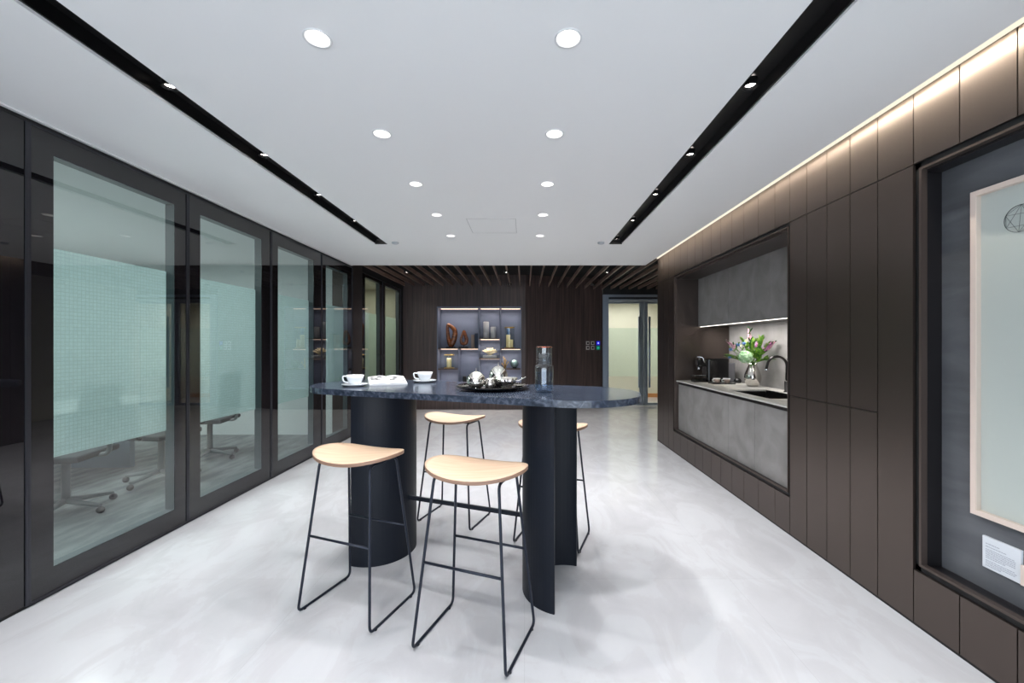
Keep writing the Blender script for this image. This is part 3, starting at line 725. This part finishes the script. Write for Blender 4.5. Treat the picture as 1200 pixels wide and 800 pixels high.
for (x0,x1,z) in LD:
    b = B(); bxp(b, x0,x1,D1-.045,D1-.025,z-.012,z-.0005); fin('led_strip', b, 'led_niche', unit)
    area(((x0+x1)/2, YB+.07, z-.02), x1-x0, .03, 3*(x1-x0), tgt=(0,.25,-1), col=(1,.88,.78), spread=130)
# items on the shelves
YS = YB+.15
def loop_sculpture(loc, pts, r, label, sy=.5):
    t = thing('wooden_sculpture', label, 'sculpture', loc)
    b = B(); box(b, -.10,.10,-.06,.06,0,.022,.003); tube(b, [(0,0,.02),(0,0,.06)], .008, 8); fin('plinth', b, 'black', t)
    b = B(); P = [Vector((x,0,z)) for x,z in pts]; out=[]; n=len(P)
    for i in range(n):
        for k in range(4):
            s=k/4; p0,p1,p2,p3=P[i-1],P[i],P[(i+1)%n],P[(i+2)%n]
            out.append(.5*((2*p1)+(p2-p0)*s+(2*p0-5*p1+4*p2-p3)*s*s+(3*p1-p0-3*p2+p3)*s**3))
    rad=[r*(1.05-.35*(p.z/.5)+.15*math.sin(2*PI*i/len(out))) for i,p in enumerate(out)]
    tube(b, out, rad, 10, closed=True); 
    fin('carved_loop', b, 'walnut', t); return t
loop_sculpture((-1.585,YS,1.306), [(0,.06),(.06,.17),(.085,.30),(.078,.38),(.02,.45),(-.055,.50),(-.075,.44),(-.065,.27),(-.04,.14)], .056, 'tall twisted walnut loop sculpture on the top left shelf')
loop_sculpture((-1.31,YS,1.306), [(0,.085),(.048,.11),(.06,.18),(.035,.27),(.004,.36),(-.035,.27),(-.06,.18),(-.048,.11)], .036, 'smaller teardrop walnut ring sculpture beside the tall loop')
b = B(); box(b, -.03,.03,-.1,.1,0,.28,.004); o=fin('book', b, 'book_tan', loc=(-1.105,YS,1.306)); tag(o, 'tan upright book beside the walnut ring sculpture', 'book')
b = B(); box(b, -.034,.034,-.1,.1,0,.31,.004); o=fin('book', b, 'book_navy', loc=(-1.026,YS,1.306)); tag(o, 'navy upright book against the shelf divider', 'book')
for (x,h,r,lab) in ((-.825,.355,.058,'taller white ribbed cylinder vase on the middle shelf'),(-.672,.245,.058,'shorter white ribbed cylinder vase on the middle shelf')):
    b = B(); lathe(b, [(r*.9,0),(r,.006),(r,h-.01),(r*.92,h),(r*.8,h),(r*.8,h*.5),(r*.5,.02)], (0,0,0), 48, mod=lambda a,z: 1+.035*math.cos(16*a)); tag(fin('ribbed_vase', b, 'ribbed', loc=(x,YS,1.515)), lab, 'vase')
b = B(); box(b, -.145,.145,-.09,.09,0,.052,.004); tag(fin('white_box', b, 'paper', loc=(-.745,YS,1.09)), 'flat white box under the coral', 'box')
b = B(); ball(b,(0,0,.04),.04,10,(1.5,.8,.9))
for k in range(80):
    a=random.uniform(0,2*PI); e=random.uniform(.25,1.4); L=random.uniform(.08,.145); v=Vector((math.cos(a)*math.cos(e)*1.25,math.sin(a)*math.cos(e)*.6,math.sin(e)*.85+.1))
    tube(b, [Vector((v.x*.02,v.y*.02,.03)), Vector((0,0,.03))+v*L*.6, Vector((0,0,.03))+v*L+Vector((random.uniform(-.015,.015),0,.01))], [.014,.011,.008], 6); ball(b, Vector((0,0,.03))+v*L, .011, 6)
tag(fin('coral_piece', b, 'coral', loc=(-.745,YS,1.142)), 'cream branching coral on the white box', 'coral')
# black and gold lantern
def hurricane(name, loc, r, h, label, mat, candle):
    t = thing(name, label, 'candle holder', loc)
    b = B(); lathe(b, [(r+.006,0),(r+.006,.018),(r-.006,.02)], n=32); fin('base_ring', b, mat, t)
    b = B(); lathe(b, [(r,.016),(r,h-.01)], n=32, cap=False); fin('glass_cylinder', b, 'glass_clear', t)
    b = B(); lathe(b, [(r+.004,h-.022),(r+.006,h),(r-.004,h),(r-.004,h-.022)], n=32, cap=False); fin('top_ring', b, mat, t)
    return t
hurricane('glass_lantern', (-.32,YS,1.30), .105,.455, 'tall black and gold glass lantern on the top right shelf', 'gold', None)
for (dx,dy,r,h,m,lab) in ((-.03,.02,.045,.27,'cream','tallest cream candle inside the tall lantern'),(.04,-.02,.035,.165,'cream','shorter cream candle inside the tall lantern')):
    b = B(); lathe(b, [(r,0),(r,h-.01),(r-.008,h),(.003,h-.004)], n=24); tag(fin('candle', b, m, loc=(-.32+dx,YS+dy,1.321)), lab, 'candle')
b = B(); tube(b, [(0,0,0),(0,0,.14)], .032, 16); tag(fin('blue_candle', b, pm('blue_wax',(88,130,178),.3), loc=(-.35,YS+.02,1.592)), 'blue candle stacked on the tall cream candle in the lantern', 'candle')
hurricane('glass_hurricane', (-1.625,YS,.865), .105,.30, 'gold rimmed glass candle holder on the left middle shelf', 'gold', None)
b = B(); lathe(b, [(.05,0),(.05,.19),(.04,.20),(.003,.195)], n=24); tag(fin('candle', b, 'cream', loc=(-1.625,YS,.886)), 'cream candle inside the gold rimmed glass holder', 'candle')
# branch and iridescent ball
b = B()
for (dx,dz,dy) in ((-.03,.24,0),(.02,.17,.02),(.07,.13,0),(-.06,.1,.01),(.0,.21,-.02)): tube(b, [(0,0,.0),(dx*.4,dy,dz*.5),(dx,dy,dz)], [.011,.008,.003], 6); ball(b,(dx,dy,dz),.012,6,(1,1,1.6))
tag(fin('gilded_branch', b, 'gold', loc=(-.42,YS,.863)), 'small gilded branch ornament on the lower right shelf', 'ornament')
t = thing('glass_orb', 'shiny green-grey glass orb on the lower right shelf', 'ornament', (-.215,YS,.863))
b = B(); ball(b,(0,0,.105),.088,24); fin('orb', b, 'irid', t); b = B(); lathe(b, [(.05,0),(.05,.012),(.03,.026)], n=20); fin('foot', b, 'black', t)
for x,lab in ((-1.29,'left'),(-1.20,'right')):
    b = B(); lathe(b, [(.03,0),(.04,.01),(.042,.20),(.034,.24),(.034,.25),(.03,.25),(.03,.2)], (0,0,0), 20); tag(fin('black_vase', b, 'black', loc=(x,YS,NZ0+.02)), f'{lab} of two black cylinder vases low behind the table edge', 'vase')
for i in range(2):
    bpy.context.scene.objects
t = thing('gold_bowl', 'low gold bowl on the bottom left shelf', 'bowl', (-1.6,YS,NZ0+.02)); b = B(); lathe(b, [(.04,0),(.05,.01),(.11,.09),(.105,.09),(.05,.02)], n=28); fin('bowl_body', b, 'gold', t)

# switches on the angled wood wall
def wallpt(px, z):
    # point on the angled wall in direction of picture column px
    k = (px-614.5)/480; s = (k*ay-ax)/((bx-ax)-k*(by-ay)); return Vector((ax+s*(bx-ax), ay+s*(by-ay), z))
for r_ in range(2):
    for c_ in range(2):
        p = wallpt(688.7+5.7*c_, 1.41-.105*r_)
        t = thing('light_switch', f'{"upper" if r_==0 else "lower"} {"left" if c_==0 else "right"} grey switch plate on the dark wood wall', 'switch', p, ang)
        b = B(); box(b, -.042,.042,-.01,-.0005,-.042,.042,.003); fin('plate', b, 'switch', t)
        b = B(); box(b, -.022,.022,-.014,-.01,-.022,.022,.002); fin('rocker', b, 'black', t)
for r_,m,lab in ((0,'blue_led','glowing blue access panel beside the grey switches'),(1,'green_led','glowing green access panel below the blue one')):
    t = thing('access_panel', lab, 'control panel', wallpt(700.8,1.41-.105*r_), ang)
    b = B(); box(b, -.042,.042,-.012,-.0005,-.044,.044,.003); pn=fin('panel', b, m, t)
    b = B()
    if r_==0: ball(b,(0,-.013,0),.012,10,(1,.2,1)); tube(b,[(0,-.0135,-.022),(0,-.0135,.022)],.003,6); tube(b,[(-.02,-.0135,0),(.02,-.0135,0)],.003,6)
    else:
        for z in (-.014,.006): box(b,-.022,.022,-.0135,-.012,z,z+.006)
    fin('symbol', b, emis('panel_symbol_%d'%r_, (210,220,255) if r_==0 else (70,200,170), 1.2), pn)

# glass doors at the far right
DY = 9.22
root = thing('door_7', '', ''); del root['category']; root['kind']='structure'; root['label']='steel framed glass double door at the far right'; root.location=(0,DY,0)
b = B(); box(b, 1.76,1.89,-.04,.04,0,2.44); fin('door_jamb', b, 'steel', root)
b = B(); box(b, 1.89,3.55,-.04,.04,2.36,2.40); box(b, 1.76,3.55,-.03,.03,2.44,2.50); fin('door_head', b, 'steel', root)
b = B(); box(b, 1.89,3.55,-.02,.02,2.40,2.44);fin('head_rail', b, 'black', root)
b = B(); box(b, 1.76,3.55,-.012,.012,2.50,2.62); fin('transom_panel', b, 'black', root)
for (x0,x1,hx) in ((1.895,2.675,2.56),(2.685,3.5,2.79)):
    b = B(); st = .085
    xs_ = (x1-st,x1) if x0<2 else (x0,x0+st)
    box(b, xs_[0],xs_[1],-.025,.025,.01,2.355); box(b, x0,x1,-.02,.02,.01,.07); box(b,x0,x1,-.02,.02,2.30,2.355); fin('door_stile', b, 'steel', root)
    b = B(); g0,g1 = (x0,x1-st) if x0<2 else (x0+st,x1); box(b, g0,g1,-.004,.004,.07,2.30); fin('glass_pane', b, 'glass_clear', root)
    b = B(); b.faces.new([b.verts.new(p) for p in ((g0,.02,.66),(g1,.02,.66),(g1,.02,1.75),(g0,.02,1.75))]); fin('frosted_film', b, 'film_pale', root)
    b = B(); tube(b, [(hx,-.09,.42),(hx,-.09,2.0)], .024, 12); tube(b, [(hx,-.09,.6),(hx,-.02,.6)], .009,8); tube(b, [(hx,-.09,1.8),(hx,-.02,1.8)], .009,8); fin('pull_handle', b, 'steel', root)
b = B(); box(b, .3,3.7,10.75,10.85,0,2.9); box(b, 3.6,3.7,5.87,10.75,0,2.9); box(b,.3,1.72,9.40,9.48,0,2.9); box(b, .3,.4,9.48,10.75,0,2.9); struct('wall_corridor', b, 'cream_wall')
b = B(); box(b, .4,3.6,10.735,10.75,0,.10); struct('baseboard_corridor', b, 'skirting')
b = B(); box(b, .4,3.6,9.3,10.75,2.62,2.66); struct('ceiling', b, 'ceiling', label='pale corridor ceiling beyond the glass door')
area((2.4,10.1,2.6),1.8,.8,24,col=(1,.97,.92),spread=130)
b = B(); box(b, 1.96,2.09,10.74,10.749,2.12,2.15); tag(fin('corridor_sign', b, 'text'), 'tiny grey sign high on the corridor wall beyond the glass door', 'sign')

b = B(); box(b, 1.70,3.6, 9.26,9.30, 2.622,2.86); struct('trim_10', b, 'black')
# spots in the slat ceiling
sl0=None
for xi,(x,xn) in enumerate(((-2.02,'left'),(-.31,'middle'),(1.42,'right'))):
    for yi,(y,yn) in enumerate(((7.02,'nearer'),(8.5,'farther'))):
        t = thing('slat_spotlight', f'{yn} small spotlight on the {xn} side of the brown slat ceiling' if xn!='middle' else f'{yn} small spotlight in the middle of the brown slat ceiling', 'spotlight', (x,y,2.612))
        if sl0 is None:
            b = B(); lathe(b, [(.045,.03),(.045,-.005),(.034,-.005),(.03,.01),(.03,.02)], n=24, cap=False); h=fin('housing', b, 'track', t)
            b = B(); lathe(b, [(.03,.004),(.03,.008)], n=24); l_=fin('lens', b, 'lamp_small', t); sl0=(h,l_)
        else:
            for s in sl0:
                c_=s.copy(); COL.objects.link(c_); c_.parent=t
        spot((x,y,2.6), 90 if yi==0 else 8, 110 if yi==0 else 60, .9, (1,.97,.94), .03)

# ------------------------------------------------------------------ high table
TA = R(-20.5)
table = thing('high_table', 'high bar table with rounded blue-grey marble top and navy curved legs', 'table', (-.3675,2.561,0), TA)
def stadium(x0,x1,hy,cy=0,n=28):
    out=[]; r=hy
    for k in range(n+1): a=-PI/2+PI*k/n; out.append((x1-r+r*math.cos(a), cy+r*math.sin(a)))
    for k in range(n+1): a=PI/2+PI*k/n; out.append((x0+r+r*math.cos(a), cy+r*math.sin(a)))
    return out
TX0,TX1,THY,TCY = -1.135,1.06,.365,.02
b = B(); prism(b, stadium(TX0,TX1,THY,TCY), 1.065,1.10, bev=.003); fin('tabletop', b, 'marble', table)
def arc_leg(cx, a0, a1, n=36, r=.25, th=.012):
    b = B(); o_=[]; i_=[]
    for k in range(n+1):
        a=a0+(a1-a0)*k/n; o_.append((cx+r*math.cos(a), -.02+r*math.sin(a))); i_.append((cx+(r-th)*math.cos(a), -.02+(r-th)*math.sin(a)))
    prism(b, o_+i_[::-1], 0, 1.0645); return b
fin('leg', arc_leg(.655, PI/2, 3*PI/2), 'navy', table)
fin('leg', arc_leg(-.655, -PI/2, PI/2), 'navy', table)
b = B(); box(b, -.408,.408,-.028,-.012,.36,.385,.002); fin('footrest_bar', b, 'navy', table)

# ------------------------------------------------------------------ bar stools
def make_stool(loc, label):
    t = thing('bar_stool', label, 'bar stool', loc, TA)
    bw,bd,tw,td,zt,zb = .2275,.178,.162,.10,.768,.0075
    for s in (-1,1):
        P = fillet([(s*bw,-bd,zb),(s*bw,bd,zb),(s*tw,td,zt),(s*tw,-td,zt)], .032, 5, closed=True)
        b = B(); tube(b, P, .0068, 10, closed=True); fin('side_frame', b, 'stool_metal', t)
    def lerp(z): k=z/zt; return bw+(tw-bw)*k, bd+(td-bd)*k
    x,y = lerp(.385)
    for s in (-1,1):
        b = B(); tube(b, [(-x,s*y,.385),(x,s*y,.385)], .0062, 10); fin('crossbar', b, 'stool_metal', t)
    for s in (-1,1):
        b = B(); tube(b, [(-tw,s*.06,zt+.002),(tw,s*.06,zt+.002)], .006, 8); fin('seat_support', b, 'stool_metal', t)
    # saddle seat
    A,Bd = .248,.172; n=64; rings=12; th=.016
    def zf(x,y): return 0.776 + .026*(abs(x)/A)**2.2 - .006*(y/Bd)**2*(1-(abs(x)/A)**2)
    b = B()
    def out(a):
        c,s=math.cos(a),math.sin(a); e=2/2.3
        return A*abs(c)**e*(1 if c>0 else -1), Bd*abs(s)**e*(1 if s>0 else -1)
    for side,dz,flip in ((0,th,False),(1,0,True)):
        cen=b.verts.new((0,0,zf(0,0)+dz)); prev=None; rs=[]
        for r_ in range(1,rings+1):
            k=r_/rings; ring=[]
            for i in range(n):
                x_,y_=out(2*PI*i/n); x_*=k; y_*=k; ring.append(b.verts.new((x_,y_,zf(x_,y_)+dz)))
            for i in range(n):
                f = b.faces.new((cen,ring[i],ring[(i+1)%n])) if prev is None else b.faces.new((prev[i],ring[i],ring[(i+1)%n],prev[(i+1)%n]))
                f.smooth=True; f.material_index=0
            prev=ring
        if side==0: topr=prev
        else: botr=prev
    for i in range(n):
        f=b.faces.new((topr[i],topr[(i+1)%n],botr[(i+1)%n],botr[i])); f.material_index=1
    fin('seat', b, ['oak','ply'], t)
    for sx in (-1,1):
        for sy in (-1,1):
            b = B(); lathe(b, [(.009,0),(.009,.006)], (sx*bw,sy*(bd-.04),0), 10); fin('glide', b, 'black', t)
    return t
s0 = make_stool((-.227,1.921,0), 'pale wood bar stool nearest the camera, right of the other front stool')
dup(s0, (-.881,2.178,0), label='pale wood bar stool in front of the left curved table leg')
dup(s0, (-.5525,3.251,0), label='pale wood bar stool behind the table, seen between the two table legs')
dup(s0, (.20,2.916,0), label='pale wood bar stool mostly hidden behind the right table leg')

# ------------------------------------------------------------------ things on the table
ZTB = 1.10
def coffee_cup(loc, rz, label, lab2):
    s = thing('saucer', lab2, 'saucer', loc, rz); b = B(); lathe(b, [(.04,0),(.045,.003),(.082,.014),(.083,.017),(.045,.008),(.01,.007)], n=48); fin('dish', b, 'porcelain', s)
    t = thing('coffee_cup', label, 'cup', (loc[0],loc[1],loc[2]+.009), rz)
    b = B(); lathe(b, [(.026,0),(.030,.002),(.040,.018),(.049,.040),(.057,.064),(.0545,.064),(.046,.040),(.036,.018),(.02,.007)], n=48); fin('cup_body', b, 'porcelain', t)
    b = B(); tube(b, fillet([(-.050,0,.055),(-.083,0,.058),(-.075,0,.018),(-.037,0,.016)],.022,6), .0048, 10); fin('handle', b, 'porcelain', t)
    return s,t
coffee_cup((-1.108,2.68,ZTB), 0, 'white coffee cup nearest the left end of the table', 'white saucer nearest the left end of the table')
coffee_cup((-.723,2.975,ZTB), 0, 'white coffee cup to the right of the open magazine', 'white saucer to the right of the open magazine')
# open magazine
t = thing('open_magazine', 'open white magazine with grey photographs between the two coffee cups', 'magazine', (-.952,2.845,ZTB), R(24))
def page_z(u, v):     # u across the spread, v towards the back, where the pages ride up
    return .007 + .036*((v+.10)/.20) + .009*math.sin(PI*min(1,abs(u)/.122)**.7)
for side in (-1,1):
    def sheet(bm, u0, u1, v0, v1, lift, th=None, n=14):
        g = [[bm.verts.new((u0+(u1-u0)*i/n, v0+(v1-v0)*j/4, page_z(u0+(u1-u0)*i/n, v0+(v1-v0)*j/4)+lift)) for j in range(5)] for i in range(n+1)]
        for i in range(n):
            for j in range(4): bm.faces.new((g[i][j],g[i+1][j],g[i+1][j+1],g[i][j+1])).smooth = True
        return g
    b = B(); g = sheet(b, 0, side*.122, -.10, .10, 0)
    lo = [[b.verts.new((v.co.x, v.co.y, .0 if True else 0)) for v in row] for row in g]
    for i in range(14):
        b.faces.new((g[i][0],g[i+1][0],lo[i+1][0],lo[i][0])); b.faces.new((g[i][4],g[i+1][4],lo[i+1][4],lo[i][4]))
        for j in range(4): b.faces.new((lo[i][j],lo[i+1][j],lo[i+1][j+1],lo[i][j+1]))
    for j in range(4):
        b.faces.new((g[14][j],g[14][j+1],lo[14][j+1],lo[14][j])); b.faces.new((g[0][j],g[0][j+1],lo[0][j+1],lo[0][j]))
    pg = fin('page_block', b, 'paper', t)
    b = B(); sheet(b, side*.014, side*.108, -.065, .085, .0012); fin('printed_picture', b, 'print', pg)
# tray and silverware
tx,ty = -.194,2.52
t = thing('round_tray', 'round black lacquer tray carrying the silver tea set', 'tray', (tx,ty,ZTB))
b = B(); lathe(b, [(.10,0),(.105,.004),(.19,.008),(.226,.020),(.229,.024),(.222,.024),(.19,.013),(.05,.011)], n=64); fin('tray_body', b, 'tray', t)
def silver_pot(loc, r, label, h):
    t = thing('silver_pot', label, 'pot', loc)
    b = B(); lathe(b, [(r*.45,0),(r*.55,.003),(r*.9,h*.22),(r*1.0,h*.40),(r*.97,h*.42),(r*.8,h*.2)], n=40, mod=lambda a,z: 1+.03*math.cos(12*a)); fin('bowl', b, 'silver_matt', t)
    b = B(); pr=[(r*.98,h*.40)]+[(r*math.cos(PI/2*k/10)*1.0, h*.42+(h*.58)*math.sin(PI/2*k/10)) for k in range(10)]+[(.002,h)]; lathe(b, pr, n=40); ld=fin('dome_lid', b, 'silver', t)
    b = B(); tube(b, [(0,0,h-.002),(0,0,h+.02)], [.0022,.0012], 8); ball(b,(0,0,h+.003),.004,8); fin('finial', b, 'silver', ld)
silver_pot((-.285,2.42,ZTB+.0135), .056, 'front left silver dome-lidded pot on the tray', .10)
silver_pot((-.165,2.60,ZTB+.0135), .060, 'rear silver dome-lidded pot on the tray, tallest of the set', .125)
t = thing('silver_bowl', 'fluted silver bowl at the front right of the tray', 'bowl', (-.105,2.43,ZTB+.0135))
b = B(); lathe(b, [(.028,0),(.032,.003),(.03,.012),(.048,.03),(.064,.062),(.0615,.062),(.045,.032),(.02,.016)], n=96, mod=lambda a,z: 1+.055*math.cos(12*a)*min(1,z/.03)); fin('bowl_body', b, 'silver', t)
t = thing('silver_creamer', 'small silver creamer jug between the two domed pots', 'jug', (-.20,2.40,ZTB+.0135))
b = B(); lathe(b, [(.018,0),(.022,.003),(.03,.02),(.027,.04),(.021,.05),(.025,.060),(.022,.060),(.018,.05),(.02,.03)], n=40, mod=lambda a,z: 1+(.25 if z>.055 else 0)*max(0,math.cos(a-1.2))**8); fin('jug_body', b, 'silver_matt', t)
b = B(); tube(b, fillet([(-.022,0,.05),(-.045,0,.045),(-.042,0,.02),(-.027,0,.016)],.012), .003, 8); fin('handle', b, 'silver', t)
b = B()
for k in range(6):
    a = 2*PI*k/6; leaf(b, Vector((0,0,.012)), (math.cos(a),math.sin(a),.9), .045, .012)
ball(b,(0,0,.01),.012,10)
o=fin('silver_flower', b, 'silver_matt', loc=(-.235,2.52,ZTB+.0135)); solid(o,.001); tag(o, 'small silver flower-shaped ornament behind the creamer jug', 'ornament')
t = thing('sugar_tongs', 'silver tongs leaning out of the fluted bowl', 'tongs', (-.055,2.42,ZTB+.0135)); b = B()
for s in (-1,1): tube(b, fillet([(-.02,s*.006,.05),(.02,s*.008,.045),(.06,0,.065)],.01), .003, 6)
ball(b,(.06,0,.065),.005,8); fin('arms', b, 'silver', t)
for (x,y,lab) in ((-.36,2.50,'left'),(-.035,2.55,'right')):
    b = B(); lathe(b, [(.025,0),(.03,.002),(.048,.008),(.046,.009),(.028,.004)], n=32); tag(fin('silver_dish', b, 'silver_matt', loc=(x,y,ZTB+.0145)), f'small shallow silver dish at the {lab} rim of the tray', 'dish')
# carafe with tumbler
cx,cy = .112,2.33
t = thing('glass_carafe', 'clear glass carafe at the right of the tea tray', 'carafe', (cx,cy,ZTB))
b = B(); lathe(b, [(.044,.0),(.049,.004),(.0525,.02),(.0535,.14),(.050,.155),(.036,.160),(.031,.165),(.031,.225),(.028,.225),(.028,.166),(.033,.157),(.047,.150),(.0500,.14),(.049,.02),(.044,.010)], n=48)
fin('bottle', b, 'clearglass', t)
b = B(); lathe(b, [(.043,.011),(.048,.02),(.049,.12)], n=48); fin('water', b, 'water', t)
t = thing('glass_tumbler', 'clear tumbler with coral rim upturned over the carafe neck', 'glass', (cx,cy,ZTB+.162))
b = B(); lathe(b, [(.042,0),(.045,.001),(.0455,.09),(.043,.100),(.0405,.0985),(.0425,.09),(.042,.001)], n=48, cap=False)
b.faces.ensure_lookup_table()
bm2 = b; fin('tumbler_body', bm2, 'clearglass', t)
b = B(); lathe(b, [(.0405,.094),(.0415,.0985)], n=48); fin('tumbler_base', b, 'clearglass', t)
b = B(); lathe(b, [(.0448,.0935),(.0450,.0965),(.0440,.0985),(.0435,.0965)], n=48, cap=False); fin('rim_band', b, 'copper', t)

# ------------------------------------------------------------------ window wall behind the camera, daylight
b = B()
box(b, XL-.07, XR+.9, YW-.12, YW, 0, .12); box(b, XL-.07, XR+.9, YW-.12, YW, 2.5, 2.9)
for x in (XL,-1.1,.4,XR): box(b, x-.03,x+.03,YW-.12,YW,.12,2.5)
box(b, XR, 2.85, YW-.12, YW-.01, 0, 2.9)
struct('window_1', b, 'white')
w = bpy.data.worlds.new('World'); scn.world = w; w.use_nodes = True
w.node_tree.nodes['Background'].inputs[0].default_value = (.80,.90,1,1); w.node_tree.nodes['Background'].inputs[1].default_value = 3.2
ar = area(((XL+XR)/2, YW-.05, 1.31), XR-XL, 2.38, 10, tgt=(0,1,0)); ar.data.cycles.is_portal = True

# ------------------------------------------------------------------ groups of repeats
GR = {'bar_stool':'bar stools around the high table','recessed_downlight':'round downlights in the white ceiling','track_spotlight':'small spotlights in the black ceiling channels',
 'track_channel':'black ceiling channels','slat_spotlight':'spotlights in the slat ceiling','base_cabinet':'grey base cabinets','wall_cabinet':'grey wall cabinets','office_chair':'office chairs in the meeting room',
 'coffee_cup':'white coffee cups on the table','saucer':'white saucers on the table','espresso_cup':'espresso cups by the coffee machine','candle':'cream candles on the display shelves','book':'books on the display shelf',
 'light_switch':'grey switch plates','access_panel':'glowing access panels','ribbed_vase':'white ribbed vases','black_vase':'black vases','silver_pot':'silver domed pots','silver_dish':'small silver dishes on the tray',
 'leafy_sprig':'leafy sprigs in the silver vase','purple_flower':'purple flowers in the silver vase','pink_flower':'pink flowers in the silver vase','blue_thistle':'blue thistles in the silver vase',
 'wooden_sculpture':'walnut sculptures on the shelf','ceiling_sensor':'flat ceiling sensors'}
for o in scn.objects:
    k = o.name.split('.')[0]
    if o.parent is None and k in GR and o.get('label'): o['group'] = GR[k]
# ------------------------------------------------------------------ camera
cam = bpy.data.cameras.new('camera'); co = bpy.data.objects.new('camera', cam); COL.objects.link(co)
co.location = (0,0,1.37); co.rotation_euler = (PI/2,0,0)
cam.sensor_width = 36; cam.lens = 480/1200*36; cam.shift_x = -(614.5-600)/1200; cam.shift_y = 4/1200; cam.clip_start = .05
scn.camera = co
scn.view_settings.view_transform = 'Standard'; scn.view_settings.look = 'None'; scn.view_settings.gamma = 1
scn.view_settings.use_curve_mapping = False; scn.view_settings.exposure = .27
c = scn.cycles; c.max_bounces = 10; c.diffuse_bounces = 5; c.glossy_bounces = 5; c.transmission_bounces = 8; c.transparent_max_bounces = 10
c.use_denoising = True; c.sample_clamp_indirect = 6; c.caustics_reflective = False; c.caustics_refractive = False
